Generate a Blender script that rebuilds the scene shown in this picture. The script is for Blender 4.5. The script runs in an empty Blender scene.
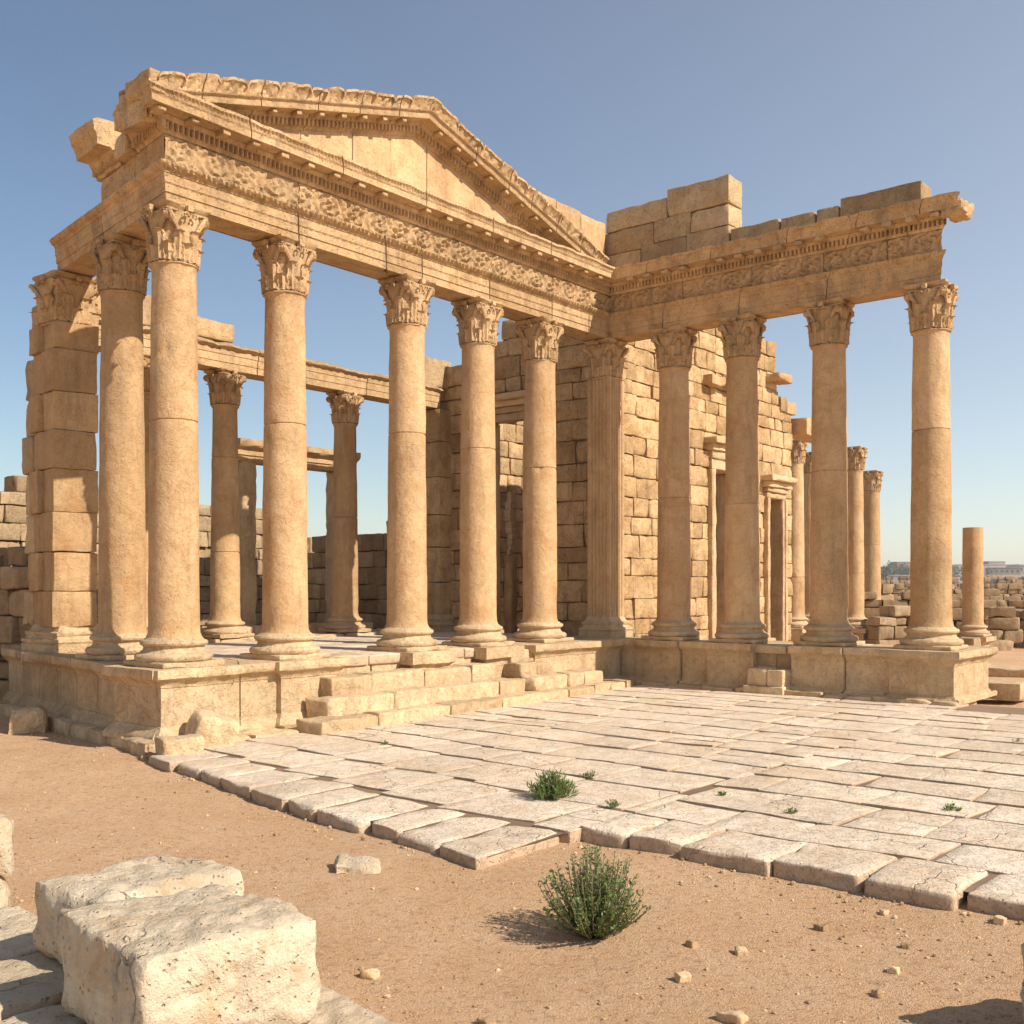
import bpy, math, random
import numpy as np
from mathutils import Vector, Matrix
PI = math.pi
scene = bpy.context.scene

# ------------------------------------------------------------------ camera
cam_d = bpy.data.cameras.new("camera"); cam = bpy.data.objects.new("camera", cam_d)
scene.collection.objects.link(cam); scene.camera = cam
cam.location = (0, 0, 1.7); cam.rotation_euler = (PI/2, 0, 0)
cam_d.sensor_width = 36; cam_d.lens = 1083*36/1024; cam_d.shift_y = 73/1024
cam_d.clip_start = 0.1; cam_d.clip_end = 9000
# ------------------------------------------------------------------ sky, sun, exposure
SUN_EL = math.radians(39); SUN_AZ = math.atan2(.87, -.49)      # azimuth measured from +Y towards +X
world = bpy.data.worlds.new("World"); scene.world = world; world.use_nodes = True
wn = world.node_tree; bg = wn.nodes["Background"]
sky = wn.nodes.new("ShaderNodeTexSky"); sky.sky_type = 'NISHITA'; sky.sun_disc = False
sky.sun_elevation = SUN_EL; sky.sun_rotation = SUN_AZ; sky.altitude = 0
sky.air_density = 1.0; sky.dust_density = .3; sky.ozone_density = 1.4
bg.inputs[1].default_value = 0.088
# desert dust in the air: the sky whitens towards the sun's side and towards the horizon (by world direction, added to the Sky Texture)
def _wm(op, a, b=0.0, clamp=False):
    m = wn.nodes.new("ShaderNodeMath"); m.operation = op; m.use_clamp = clamp
    for k_, x_ in ((0, a), (1, b)):
        if isinstance(x_, (int, float)): m.inputs[k_].default_value = x_
        else: wn.links.new(x_, m.inputs[k_])
    return m.outputs[0]
_tc = wn.nodes.new("ShaderNodeTexCoord"); _sx = wn.nodes.new("ShaderNodeSeparateXYZ"); wn.links.new(_tc.outputs['Generated'], _sx.inputs[0])
_toward = _wm('ADD', _wm('MULTIPLY', _sx.outputs[0], .87), _wm('MULTIPLY', _sx.outputs[1], -.49))
_glow = _wm('MINIMUM', _wm('MAXIMUM', _wm('MULTIPLY', _wm('ADD', _toward, .84), .30), 0.0), .28)
_elev = _wm('EXPONENT', _wm('MULTIPLY', _wm('MAXIMUM', _sx.outputs[2], 0.0), -1.15))
_amt = _wm('MULTIPLY', _wm('MULTIPLY', _glow, _elev), 1/.088)
_dc = wn.nodes.new("ShaderNodeCombineColor")
for _i, _k in enumerate((1.02, .98, .92)): wn.links.new(_wm('MULTIPLY', _amt, _k), _dc.inputs[_i])
_ad = wn.nodes.new("ShaderNodeMix"); _ad.data_type = 'RGBA'; _ad.blend_type = 'ADD'; _ad.inputs[0].default_value = 1
wn.links.new(sky.outputs[0], _ad.inputs[6]); wn.links.new(_dc.outputs[0], _ad.inputs[7]); wn.links.new(_ad.outputs[2], bg.inputs[0])
sun_d = bpy.data.lights.new("sun", 'SUN'); sun = bpy.data.objects.new("sun", sun_d); scene.collection.objects.link(sun)
sun_d.energy = 5.0; sun_d.angle = math.radians(.5); sun_d.color = (1, .925, .82)
sdir = Vector((math.sin(SUN_AZ)*math.cos(SUN_EL), math.cos(SUN_AZ)*math.cos(SUN_EL), math.sin(SUN_EL)))
sun.rotation_euler = sdir.to_track_quat('Z', 'Y').to_euler(); sun.location = (20, -20, 30)
scene.view_settings.view_transform = 'Standard'; scene.view_settings.look = 'None'
scene.view_settings.exposure = 0.34; scene.view_settings.gamma = 1
scene.cycles.max_bounces = 8; scene.cycles.diffuse_bounces = 4

# ------------------------------------------------------------------ frame of the temple: u along the front, w into the portico
TH = math.atan2(.774, .633); UX = Vector((.633, .774)); WX = Vector((-.774, .633)); OX = (-3.573, 11.45)
def W(u, w, z=0.0): return (OX[0]+u*.633-w*.774, OX[1]+u*.774+w*.633, z)
LD = np.array((.174, .985)); LN = np.array((-.985, .174))      # direction and outward normal of the left flank, in (u, w)

# ------------------------------------------------------------------ noise
def _h(ix, iy, iz, s):
    with np.errstate(over='ignore'):
        h = ix.astype(np.uint32)*np.uint32(374761393)+iy.astype(np.uint32)*np.uint32(668265263)+iz.astype(np.uint32)*np.uint32(2246822519)+np.uint32((s*3266489917) & 0xffffffff)
        h = (h ^ (h >> np.uint32(13)))*np.uint32(1274126177); h = h ^ (h >> np.uint32(16))
    return (h & np.uint32(0xffff)).astype(np.float64)/32767.5-1
def vn(p, s=0):
    i = np.floor(p).astype(np.int64); f = p-i; f = f*f*(3-2*f); r = 0
    for a in (0, 1):
        fx = f[:, 0] if a else 1-f[:, 0]
        for b in (0, 1):
            fy = f[:, 1] if b else 1-f[:, 1]
            for c in (0, 1):
                fz = f[:, 2] if c else 1-f[:, 2]
                r = r+fx*fy*fz*_h(i[:, 0]+a, i[:, 1]+b, i[:, 2]+c, s)
    return r
def fbm(p, sc, o=3, s=0):
    r = 0; a = 1
    for k in range(o): r = r+a*vn(p*sc, s+k*17); sc *= 2.03; a *= .5
    return r
_seed = [7]
def ns(): _seed[0] += 1; return _seed[0]*31 % 10007
rnd = random.Random(4)

# ------------------------------------------------------------------ mesh collector
class MB:
    def __init__(s): s.v = []; s.f = []; s.t = []; s.n = 0
    def add(s, v, f, tint=0.0):
        v = np.asarray(v, float); s.v.append(v)
        for q in f: s.f.append(tuple(i+s.n for i in q))
        if np.isscalar(tint): s.t += [tint]*len(f)
        else: s.t += list(tint)
        s.n += len(v); return s
COL = scene.collection
def mk(name, mb, mat, parent=None, origin=(0, 0, 0), sharp=38, loc=None, rot=None):
    v = np.concatenate(mb.v)-np.array(origin)
    me = bpy.data.meshes.new(name); me.from_pydata(v.tolist(), [], mb.f)
    at = me.attributes.new('tint', 'FLOAT', 'FACE'); at.data.foreach_set('value', np.array(mb.t, np.float32))
    me.polygons.foreach_set('use_smooth', [True]*len(me.polygons)); me.update()
    if sharp:
        try: me.set_sharp_from_angle(angle=math.radians(sharp))
        except Exception: pass
    me.materials.append(mat); o = bpy.data.objects.new(name, me); COL.objects.link(o)
    if parent: o.parent = parent
    if loc is not None: o.location = loc
    if rot is not None: o.rotation_euler = (0, 0, rot)
    return o
def tag(o, label=None, cat=None, group=None, kind=None):
    if label: o['label'] = label
    if cat: o['category'] = cat
    if group: o['group'] = group
    if kind: o['kind'] = kind
    return o
def thing(name, label, cat, uw=(0, 0, 0), group=None):
    """an Empty in the temple frame; parts under it are written in (u, w, z) and stored about its base"""
    o = bpy.data.objects.new(name, None); COL.objects.link(o); o.empty_display_size = .2
    o.location = W(*uw); o.rotation_euler = (0, 0, TH); tag(o, label, cat, group); o['_o'] = list(uw); return o
def zdrop(mb):
    for v in mb.v:
        t = np.clip((v[:, 2]-4.6)/1.1, 0, 1); v[:, 2] -= .085*t*t*(3-2*t)
def part(name, mb, mat, t, label=None, parent=None, sharp=38):
    zdrop(mb); o = mk(name, mb, mat, parent or t, tuple(t['_o']), sharp); return tag(o, label)
def solo(name, mb, mat, label, cat, uw, group=None, kind=None, sharp=38):
    zdrop(mb); o = mk(name, mb, mat, None, uw, sharp, W(*uw), TH); return tag(o, label, cat, group, kind)

# ------------------------------------------------------------------ materials
def _mat(name):
    m = bpy.data.materials.new(name); m.use_nodes = True; nt = m.node_tree; return m, nt, nt.nodes, nt.links, nt.nodes["Principled BSDF"]
def noise(n, l, vec, sc, det=5, rough=.6, dist=0):
    t = n.new('ShaderNodeTexNoise'); t.inputs['Scale'].default_value = sc; t.inputs['Detail'].default_value = det
    t.inputs['Roughness'].default_value = rough; t.inputs['Distortion'].default_value = dist; l.new(vec, t.inputs['Vector']); return t.outputs['Fac']
def ramp(n, l, fac, stops):
    r = n.new('ShaderNodeValToRGB'); l.new(fac, r.inputs[0]); e = r.color_ramp.elements
    while len(e) < len(stops): e.new(.5)
    for x, (p, c) in zip(e, stops): x.position = p; x.color = (c if len(c) == 4 else (*c, 1)) if not isinstance(c, (int, float)) else (c, c, c, 1)
    return r.outputs[0]
def mix(n, l, fac, a, b, mode='MIX'):
    m = n.new('ShaderNodeMix'); m.data_type = 'RGBA'; m.blend_type = mode
    for sk, x in ((m.inputs[0], fac), (m.inputs[6], a), (m.inputs[7], b)):
        if isinstance(x, (int, float)): sk.default_value = x
        elif isinstance(x, tuple): sk.default_value = (*x, 1)
        else: l.new(x, sk)
    return m.outputs[2]
def mth(n, l, op, a, b=0.0):
    m = n.new('ShaderNodeMath'); m.operation = op
    for sk, x in ((m.inputs[0], a), (m.inputs[1], b)):
        if isinstance(x, (int, float)): sk.default_value = x
        else: l.new(x, sk)
    return m.outputs[0]
def stone(name, c0, c1, stain, stain_amt=.5, grime=(.16, .12, .085), grime_amt=.25, top=0.0, topc=(.2, .17, .13), pits=1.0, bump=.5, sc=1.0, tint=.16, fine=60, era=.10, side=None, cracks=0.0, dust=0.0):
    wm = lambda c: (c[0]*.90, c[1]*.855, c[2]*.74)
    c0, c1, stain, topc = wm(c0), wm(c1), wm(stain), wm(topc)
    m, nt, n, l, bs = _mat(name)
    g = n.new('ShaderNodeNewGeometry'); P = g.outputs['Position']
    base = mix(n, l, ramp(n, l, noise(n, l, P, 1.7*sc, 5), [(.3, 0.0), (.7, 1.0)]), c0, c1)
    st = ramp(n, l, noise(n, l, P, 3.1*sc, 6, .68, .6), [(.48, 0.0), (.66, 1.0)])
    base = mix(n, l, mth(n, l, 'MULTIPLY', st, stain_amt), base, stain)
    bl = ramp(n, l, noise(n, l, P, .75*sc, 4, .6, .3), [(.32, .90), (.5, 1.0), (.7, 1.07)])
    base = mix(n, l, 1.0, base, bl, 'MULTIPLY')
    # rain-streaked grime: noise stretched along z
    mp = n.new('ShaderNodeMapping'); mp.inputs['Scale'].default_value = (5*sc, 5*sc, .8*sc); l.new(P, mp.inputs[0])
    gr = ramp(n, l, noise(n, l, mp.outputs[0], 1.0, 6, .7, .3), [(.5, 0.0), (.68, 1.0)])
    base = mix(n, l, mth(n, l, 'MULTIPLY', gr, grime_amt), base, grime)
    fn = noise(n, l, P, fine, 4, .75)
    base = mix(n, l, 1.0, base, ramp(n, l, fn, [(.3, .88), (.7, 1.10)]), 'MULTIPLY')
    at = n.new('ShaderNodeAttribute'); at.attribute_name = 'tint'
    tv = mth(n, l, 'ADD', mth(n, l, 'MULTIPLY', at.outputs['Fac'], tint), 1.0)
    oi = n.new('ShaderNodeObjectInfo'); tv = mth(n, l, 'ADD', tv, mth(n, l, 'MULTIPLY', mth(n, l, 'ADD', oi.outputs['Random'], -.5), .12))
    cb = n.new('ShaderNodeCombineColor'); 
    for i, k in enumerate((1.0, 1.12, 1.3)): l.new(mth(n, l, 'POWER', tv, k), cb.inputs[i])
    base = mix(n, l, 1.0, base, cb.outputs[0], 'MULTIPLY')
    # pits
    pn = noise(n, l, P, 16*sc, 3, .55); pv = n.new('ShaderNodeTexVoronoi'); pv.inputs['Scale'].default_value = 30*sc; l.new(P, pv.inputs['Vector'])
    pit = mth(n, l, 'MULTIPLY', ramp(n, l, pv.outputs['Distance'], [(.10, 1.0), (.30, 0.0)]), ramp(n, l, pn, [(.47, 0.0), (.56, 1.0)]))
    er = ramp(n, l, noise(n, l, P, 5.2*sc, 9, .72, .4), [(.50, 0.0), (.535, 1.0)])
    base = mix(n, l, mth(n, l, 'MULTIPLY', er, era), base, tuple(x*.72 for x in stain))
    base = mix(n, l, mth(n, l, 'MULTIPLY', pit, .5*pits), base, tuple(x*.42 for x in c0))
    if top:
        sx = n.new('ShaderNodeSeparateXYZ'); l.new(g.outputs['True Normal'], sx.inputs[0])
        tf = mth(n, l, 'MULTIPLY', ramp(n, l, sx.outputs[2], [(.35, 0.0), (.8, 1.0)]), ramp(n, l, noise(n, l, P, 4.5, 5), [(.3, .35), (.6, 1.0)]))
        base = mix(n, l, mth(n, l, 'MULTIPLY', tf, top), base, topc)
    ck = None
    if cracks:
        wv = n.new('ShaderNodeVectorMath'); wv.operation = 'ADD'; l.new(P, wv.inputs[0])
        nv = n.new('ShaderNodeTexNoise'); nv.inputs['Scale'].default_value = 3.0; nv.inputs['Detail'].default_value = 5; l.new(P, nv.inputs['Vector'])
        sv = n.new('ShaderNodeVectorMath'); sv.operation = 'SCALE'; sv.inputs[3].default_value = .5; l.new(nv.outputs['Color'], sv.inputs[0]); l.new(sv.outputs[0], wv.inputs[1])
        ve = n.new('ShaderNodeTexVoronoi'); ve.feature = 'DISTANCE_TO_EDGE'; ve.inputs['Scale'].default_value = 1.5; l.new(wv.outputs[0], ve.inputs['Vector'])
        ck = mth(n, l, 'MULTIPLY', ramp(n, l, ve.outputs['Distance'], [(.004, 1.0), (.014, 0.0)]), ramp(n, l, noise(n, l, P, 1.1, 3), [(.48, 0.0), (.56, 1.0)]))
        base = mix(n, l, mth(n, l, 'MULTIPLY', ck, cracks), base, tuple(x*.4 for x in stain))
    if dust:
        df = ramp(n, l, noise(n, l, P, 1.4, 7, .65, .5), [(.50, 0.0), (.66, 1.0)])
        base = mix(n, l, mth(n, l, 'MULTIPLY', df, dust), base, (.62, .42, .25))
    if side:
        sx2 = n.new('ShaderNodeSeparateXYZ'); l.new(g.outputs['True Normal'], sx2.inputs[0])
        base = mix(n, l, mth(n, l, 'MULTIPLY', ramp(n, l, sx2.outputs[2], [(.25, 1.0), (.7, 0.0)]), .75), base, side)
    l.new(base, bs.inputs['Base Color']); bs.inputs['Roughness'].default_value = .93; bs.inputs['Specular IOR Level'].default_value = .15
    h = mth(n, l, 'ADD', mth(n, l, 'ADD', mth(n, l, 'MULTIPLY', fn, .0045), mth(n, l, 'MULTIPLY', er, -.03*era)), mth(n, l, 'MULTIPLY', pit, -.012*pits))
    h = mth(n, l, 'ADD', h, mth(n, l, 'MULTIPLY', noise(n, l, P, 11*min(sc, 1.2), 6, .62), .02))
    if ck: h = mth(n, l, 'ADD', h, mth(n, l, 'MULTIPLY', ck, -.01))
    b = n.new('ShaderNodeBump'); b.inputs['Strength'].default_value = bump; b.inputs['Distance'].default_value = 1.0
    l.new(h, b.inputs['Height']); l.new(b.outputs[0], bs.inputs['Normal']); return m
M = {}
M['shaft'] = stone('shaft_stone', (.56, .37, .215), (.65, .455, .275), (.50, .275, .125), .6, grime_amt=.34, bump=.8, tint=.14, fine=38, pits=.55)
M['carved'] = stone('carved_stone', (.57, .39, .23), (.66, .47, .29), (.42, .25, .12), .6, grime_amt=.45, bump=.9, top=.75, tint=.12, fine=50)
M['wall'] = stone('wall_stone', (.60, .41, .23), (.71, .51, .31), (.44, .265, .13), .75, grime_amt=.42, bump=1.2, top=.4, tint=.20, fine=45)
M['attic'] = stone('weathered_block_stone', (.53, .385, .24), (.61, .455, .29), (.40, .27, .155), .6, grime_amt=.35, bump=1.0, top=.4, tint=.2)
M['podium'] = stone('podium_stone', (.62, .455, .295), (.70, .535, .365), (.48, .32, .185), .6, grime_amt=.28, bump=1.1, pits=.4, top=.25, topc=(.50, .41, .30), tint=.16, fine=45)
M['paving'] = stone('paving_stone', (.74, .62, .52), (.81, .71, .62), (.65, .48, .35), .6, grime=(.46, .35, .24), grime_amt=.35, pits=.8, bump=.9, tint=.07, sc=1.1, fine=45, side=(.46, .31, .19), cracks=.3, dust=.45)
M['block'] = stone('pale_block_stone', (.66, .54, .42), (.78, .68, .56), (.54, .36, .21), .75, grime_amt=.30, bump=1.4, top=.6, topc=(.56, .46, .36), pits=.5, tint=.1, sc=1.3, fine=110, era=.0, cracks=.35)
M['ruin'] = stone('ruined_wall_stone', (.42, .30, .19), (.50, .375, .25), (.29, .195, .115), .5, grime_amt=.4, bump=1.0, top=.3, tint=.2)
M['pebble'] = stone('pebble_stone', (.52, .35, .21), (.62, .46, .31), (.42, .27, .15), .4, bump=.5, tint=.45, sc=3)

def ground_mat():
    m, nt, n, l, bs = _mat('sandy_earth'); g = n.new('ShaderNodeNewGeometry'); P = g.outputs['Position']
    c = mix(n, l, ramp(n, l, noise(n, l, P, .9, 6, .6), [(.3, 0.0), (.7, 1.0)]), (.62, .365, .185), (.73, .465, .265))
    c = mix(n, l, ramp(n, l, noise(n, l, P, 6, 6, .7), [(.4, 0.0), (.75, .55)]), c, (.70, .50, .325))
    c = mix(n, l, ramp(n, l, noise(n, l, P, 22, 5, .7), [(.50, 0.0), (.66, .7)]), c, (.42, .245, .13))
    fn = noise(n, l, P, 120, 3, .7); c = mix(n, l, 1.0, c, ramp(n, l, fn, [(.3, .7), (.7, 1.25)]), 'MULTIPLY')
    # far away: scrub and fields
    sx = n.new('ShaderNodeSeparateXYZ'); l.new(P, sx.inputs[0])
    mr = n.new('ShaderNodeMapRange'); l.new(sx.outputs[1], mr.inputs[0]); mr.inputs[1].default_value = 40; mr.inputs[2].default_value = 110
    fc = mix(n, l, ramp(n, l, noise(n, l, P, .018, 6, .6), [(.55, 0.0), (.66, 1.0)]), (.38, .27, .18), (.12, .125, .06))
    fc = mix(n, l, ramp(n, l, noise(n, l, P, .11, 5, .7), [(.45, 0.0), (.7, .8)]), fc, (.17, .14, .085))
    c = mix(n, l, mr.outputs[0], c, fc)
    l.new(c, bs.inputs['Base Color']); bs.inputs['Roughness'].default_value = .97; bs.inputs['Specular IOR Level'].default_value = .1
    h = mth(n, l, 'ADD', mth(n, l, 'MULTIPLY', noise(n, l, P, 30, 8, .80), .020), mth(n, l, 'MULTIPLY', fn, .007))
    vo = n.new('ShaderNodeTexVoronoi'); vo.inputs['Scale'].default_value = 45; l.new(P, vo.inputs['Vector'])
    h = mth(n, l, 'ADD', h, mth(n, l, 'MULTIPLY', ramp(n, l, vo.outputs['Distance'], [(.1, 1.0), (.35, 0.0)]), .004))
    b = n.new('ShaderNodeBump'); b.inputs['Strength'].default_value = 1.0; b.inputs['Distance'].default_value = 1.0
    l.new(h, b.inputs['Height']); l.new(b.outputs[0], bs.inputs['Normal']); return m
M['ground'] = ground_mat()
def leaf_mat(name, a, b_, tr=.25):
    m, nt, n, l, bs = _mat(name); at = n.new('ShaderNodeAttribute'); at.attribute_name = 'tint'
    c = mix(n, l, at.outputs['Fac'], a, b_); l.new(c, bs.inputs['Base Color']); bs.inputs['Roughness'].default_value = .6
    t = n.new('ShaderNodeBsdfTranslucent'); l.new(c, t.inputs[0]); mx = n.new('ShaderNodeMixShader'); mx.inputs[0].default_value = tr
    l.new(bs.outputs[0], mx.inputs[1]); l.new(t.outputs[0], mx.inputs[2]); l.new(mx.outputs[0], n['Material Output'].inputs[0]); return m
M['leaf'] = leaf_mat('scrub_leaf', (.07, .12, .025), (.24, .31, .08))
M['twig'] = leaf_mat('twig', (.12, .10, .05), (.22, .17, .10), .05)
M['tree'] = leaf_mat('far_tree_leaf', (.10, .11, .07), (.17, .18, .12))
def plain(name, c, v=.15):
    m, nt, n, l, bs = _mat(name); g = n.new('ShaderNodeNewGeometry')
    f = noise(n, l, g.outputs['Position'], .6, 4); l.new(mix(n, l, 1.0, c, ramp(n, l, f, [(.3, 1-v), (.7, 1+v)]), 'MULTIPLY'), bs.inputs['Base Color'])
    bs.inputs['Roughness'].default_value = .9; return m
M['house'] = plain('far_plaster', (.27, .21, .165)); M['house2'] = plain('far_pale_plaster', (.33, .275, .225)); M['soil'] = plain('joint_soil', (.20, .125, .07), .4); M['dark'] = plain('dark_window', (.05, .045, .04))

# ------------------------------------------------------------------ shape tools
_box_cache = {}
def box_topo(nx, ny, nz):
    k = (nx, ny, nz)
    if k in _box_cache: return _box_cache[k]
    idx = {}; pts = []; F = []
    def g(i, j, q):
        t = (i, j, q)
        if t not in idx: idx[t] = len(pts); pts.append(t)
        return idx[t]
    for i in range(nx):
        for j in range(ny):
            F.append((g(i, j, 0), g(i, j+1, 0), g(i+1, j+1, 0), g(i+1, j, 0)))
            F.append((g(i, j, nz), g(i+1, j, nz), g(i+1, j+1, nz), g(i, j+1, nz)))
    for i in range(nx):
        for q in range(nz):
            F.append((g(i, 0, q), g(i+1, 0, q), g(i+1, 0, q+1), g(i, 0, q+1)))
            F.append((g(i, ny, q), g(i, ny, q+1), g(i+1, ny, q+1), g(i+1, ny, q)))
    for j in range(ny):
        for q in range(nz):
            F.append((g(0, j, q), g(0, j, q+1), g(0, j+1, q+1), g(0, j+1, q)))
            F.append((g(nx, j, q), g(nx, j+1, q), g(nx, j+1, q+1), g(nx, j, q+1)))
    _box_cache[k] = (np.array(pts), F); return _box_cache[k]
def axis_pts(h, r, res):
    n = max(1, int(round(2*(h-r)/res))); mid = np.linspace(-h+r, h-r, n+1)
    return np.concatenate(([-h, -h+.3*r], mid, [h-.3*r, h]))
def rbox(mb, c, s, r=.02, amp=.006, res=.12, rot=0.0, tilt=(0, 0), seed=None, wear=.8, tint=None, nsc=5.0, shape=None, amp2=0.0):
    """rough stone block: centre c, half sizes s; corner radius varies over the block so edges look chipped"""
    seed = ns() if seed is None else seed
    s = np.array(s, float); r = min(r, s.min()*(.6 if r < .1 else .92))
    ax = [axis_pts(s[k], r, res) for k in range(3)]
    T, F = box_topo(len(ax[0])-1, len(ax[1])-1, len(ax[2])-1)
    p = np.stack([ax[k][T[:, k]] for k in range(3)], 1)
    q = p+np.array([seed*1.7, seed*.37, seed*.91])
    re = r*(1+wear*np.clip(fbm(q, nsc*.8, 2, 3)*1.6, -.75, 2.2)); re = np.minimum(re, s.min()*.85)[:, None]
    inner = np.clip(p, -(s-re), s-re); d = p-inner; ln = np.linalg.norm(d, axis=1)[:, None]+1e-9
    nrm = d/ln; p = inner+nrm*np.minimum(re, ln)
    p = p+nrm*(amp*fbm(q, nsc, 3, 9))[:, None]
    if amp2: p = p+nrm*(amp2*fbm(q, 22, 3, 19)-amp2*3*np.clip(fbm(q, 9, 3, 23)-.7, 0, 1))[:, None]
    if shape: p = shape(p)
    if tilt[0] or tilt[1] or rot:
        R = np.array(Matrix.Rotation(rot, 3, 'Z') @ Matrix.Rotation(tilt[0], 3, 'X') @ Matrix.Rotation(tilt[1], 3, 'Y')); p = p @ R.T
    mb.add(p+np.array(c), F, rnd.uniform(-1, 1) if tint is None else tint); return mb

def lathe(mb, cx, cy, prof, n=48, sq=0.0, amp=.003, nsc=7, seed=None, tint=0.0, cap=True):
    """prof: list of (radius, z); sq 0 round .. 1 square"""
    seed = ns() if seed is None else seed
    th = np.linspace(0, 2*PI, n, endpoint=False)+PI/n*0; prof = np.array(prof)
    k = 1/np.maximum(np.abs(np.cos(th)), np.abs(np.sin(th))); k = 1+(k-1)*sq
    R = prof[:, 0][:, None]*k[None, :]; Z = np.repeat(prof[:, 1][:, None], n, 1)
    p = np.stack([R*np.cos(th), R*np.sin(th), Z], 2).reshape(-1, 3)
    dn = amp*fbm(p+seed*1.3, nsc, 3, 5); rr = np.hypot(p[:, 0], p[:, 1])+1e-6
    p[:, 0] *= 1+dn/rr; p[:, 1] *= 1+dn/rr; p[:, 0] += cx; p[:, 1] += cy
    m = len(prof); F = []
    for i in range(m-1):
        for j in range(n):
            j2 = (j+1) % n; F.append((i*n+j, i*n+j2, (i+1)*n+j2, (i+1)*n+j))
    if cap: F.append(tuple(range(n))[::-1]); F.append(tuple((m-1)*n+j for j in range(n)))
    mb.add(p, F, tint); return mb

def ring_profile(mb, outline, prof, disp=None, closed=True, tint=0.0, amp=.004, seed=None, res=.08, nsc=6, capz=True):
    """moulded block: rectangle outline (u0,u1,w0,w1) offset outwards by d for each (d,z) in prof"""
    seed = ns() if seed is None else seed
    u0, u1, w0, w1 = outline
    def side(n0, n1): return np.linspace(0, 1, max(2, int(math.ceil(abs(n1-n0)/res))), endpoint=False)
    P = []
    for d, z in prof:
        a = [];
        for t in side(u0, u1): a.append((u0-d+(u1-u0+2*d)*t, w0-d, z))
        for t in side(w0, w1): a.append((u1+d, w0-d+(w1-w0+2*d)*t, z))
        for t in side(u0, u1): a.append((u1+d-(u1-u0+2*d)*t, w1+d, z))
        for t in side(w0, w1): a.append((u0-d, w1+d-(w1-w0+2*d)*t, z))
        P.append(a)
    P = np.array(P); m, n = P.shape[:2]; p = P.reshape(-1, 3)
    c = np.array(((u0+u1)/2, (w0+w1)/2, 0)); q = p-c; q[:, 2] = 0; q /= (np.linalg.norm(q, axis=1)[:, None]+1e-6)
    # wear: edges retreat where the noise is strong
    nz = fbm(p+seed*.77, nsc, 3, 2); p = p+q*(amp*nz-amp*3*np.clip(nz-.7, 0, 1))[:, None]; p[:, 2] += amp*.5*fbm(p+seed, nsc, 2, 8)
    F = [(i*n+j, i*n+(j+1) % n, (i+1)*n+(j+1) % n, (i+1)*n+j) for i in range(m-1) for j in range(n)]
    if capz: F.append(tuple(range(n))[::-1]); F.append(tuple((m-1)*n+j for j in range(n)))
    mb.add(p, F, tint); return mb

def sweep(mb, nodes, prof, bands=None, res=.03, joints=(), amp=.004, seed=None, back=-.25, ztop=None, zshear=None, wear=1.0, tints=True, rag=None, capends=(True, True)):
    """beam: prof [(d,z)] outward offsets listed bottom to top; nodes(d)->list of (u,w) corner points; bands: fn(d,z,s)->extra outward offset.
    The back is a plain face at offset `back`."""
    seed = ns() if seed is None else seed
    prof = np.array(prof); m = len(prof)
    ref = nodes(.25); L = [math.dist(ref[i], ref[i+1]) for i in range(len(ref)-1)]; tot = sum(L)
    ss = []
    acc = 0
    for li in L:
        k = max(1, int(round(li/res))); ss += list(acc+np.linspace(0, li, k, endpoint=False)); acc += li
    ss.append(tot)
    for j in joints: ss += [j-.009, j-.003, j+.003, j+.009]
    ss = np.array(sorted(set(round(x, 5) for x in ss if 0 <= x <= tot)))
    cum = np.cumsum([0]+L)
    def at(d):
        nd = np.array(nodes(d)); o = np.zeros((len(ss), 2)); nn = np.zeros((len(ss), 2))
        for i, s in enumerate(ss):
            k = min(len(L)-1, max(0, int(np.searchsorted(cum, s, side='right')-1))); t = (s-cum[k])/L[k]
            o[i] = nd[k]*(1-t)+nd[k+1]*t
            dv = nd[k+1]-nd[k]; dv = dv/(np.linalg.norm(dv)+1e-9); nn[i] = (dv[1], -dv[0])
        return o, nn
    V = []
    jn = np.zeros(len(ss))
    for j in joints: jn = np.maximum(jn, (np.abs(ss-j) < .0035)*1.0)
    tintrow = np.zeros(len(ss)); 
    if tints:
        js = sorted(list(joints)+[1e9]); tv = [rnd.uniform(-1, 1) for _ in js]
        for i, s in enumerate(ss): tintrow[i] = tv[int(np.searchsorted(js, s+1e-6))]
    for i in range(m):
        d, z = prof[i]; o, nn = at(d)
        zz = np.full(len(ss), z)
        if zshear is not None: zz = zz+zshear(ss)
        p3 = np.column_stack([o, zz])
        if d > back+.05 and d > .05:
            ex = bands(d, z, ss) if bands else 0
            nz = fbm(p3+seed*.61, 5, 4, 4)
            ex = ex+amp*nz-jn*.035-wear*.05*np.clip(fbm(p3+seed, 2.3, 3, 6)-.75, 0, .6)*(d > .3)
            o = o+nn*np.array(ex)[:, None] if np.ndim(ex) else o+nn*ex
            if rag is not None: zz = zz+rag(d, z, ss)
        V.append(np.column_stack([o, zz]))
    # back rail with the same z list
    ob, _ = at(back)
    for i in range(m-1, -1, -1):
        zz = np.full(len(ss), prof[i][1])
        if zshear is not None: zz = zz+zshear(ss)
        if i == m-1: zz = V[m-1][:, 2]
        V.append(np.column_stack([ob, zz]))
    V = np.array(V); R = len(V); n = len(ss); F = []; T = []
    for i in range(R):
        i2 = (i+1) % R
        for j in range(n-1):
            F.append((i*n+j, i*n+j+1, i2*n+j+1, i2*n+j)); T.append(tintrow[j+1])
    for e, on in ((0, capends[0]), (n-1, capends[1])):
        if not on: continue
        for i in range(m-1):
            a, b, c, d_ = i*n+e, (i+1)*n+e, (R-2-i)*n+e, (R-1-i)*n+e
            F.append((a, b, c, d_) if e == 0 else (d_, c, b, a)); T.append(tintrow[e if e == 0 else e-1])
    mb.add(V.reshape(-1, 3), F, T); return mb

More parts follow.
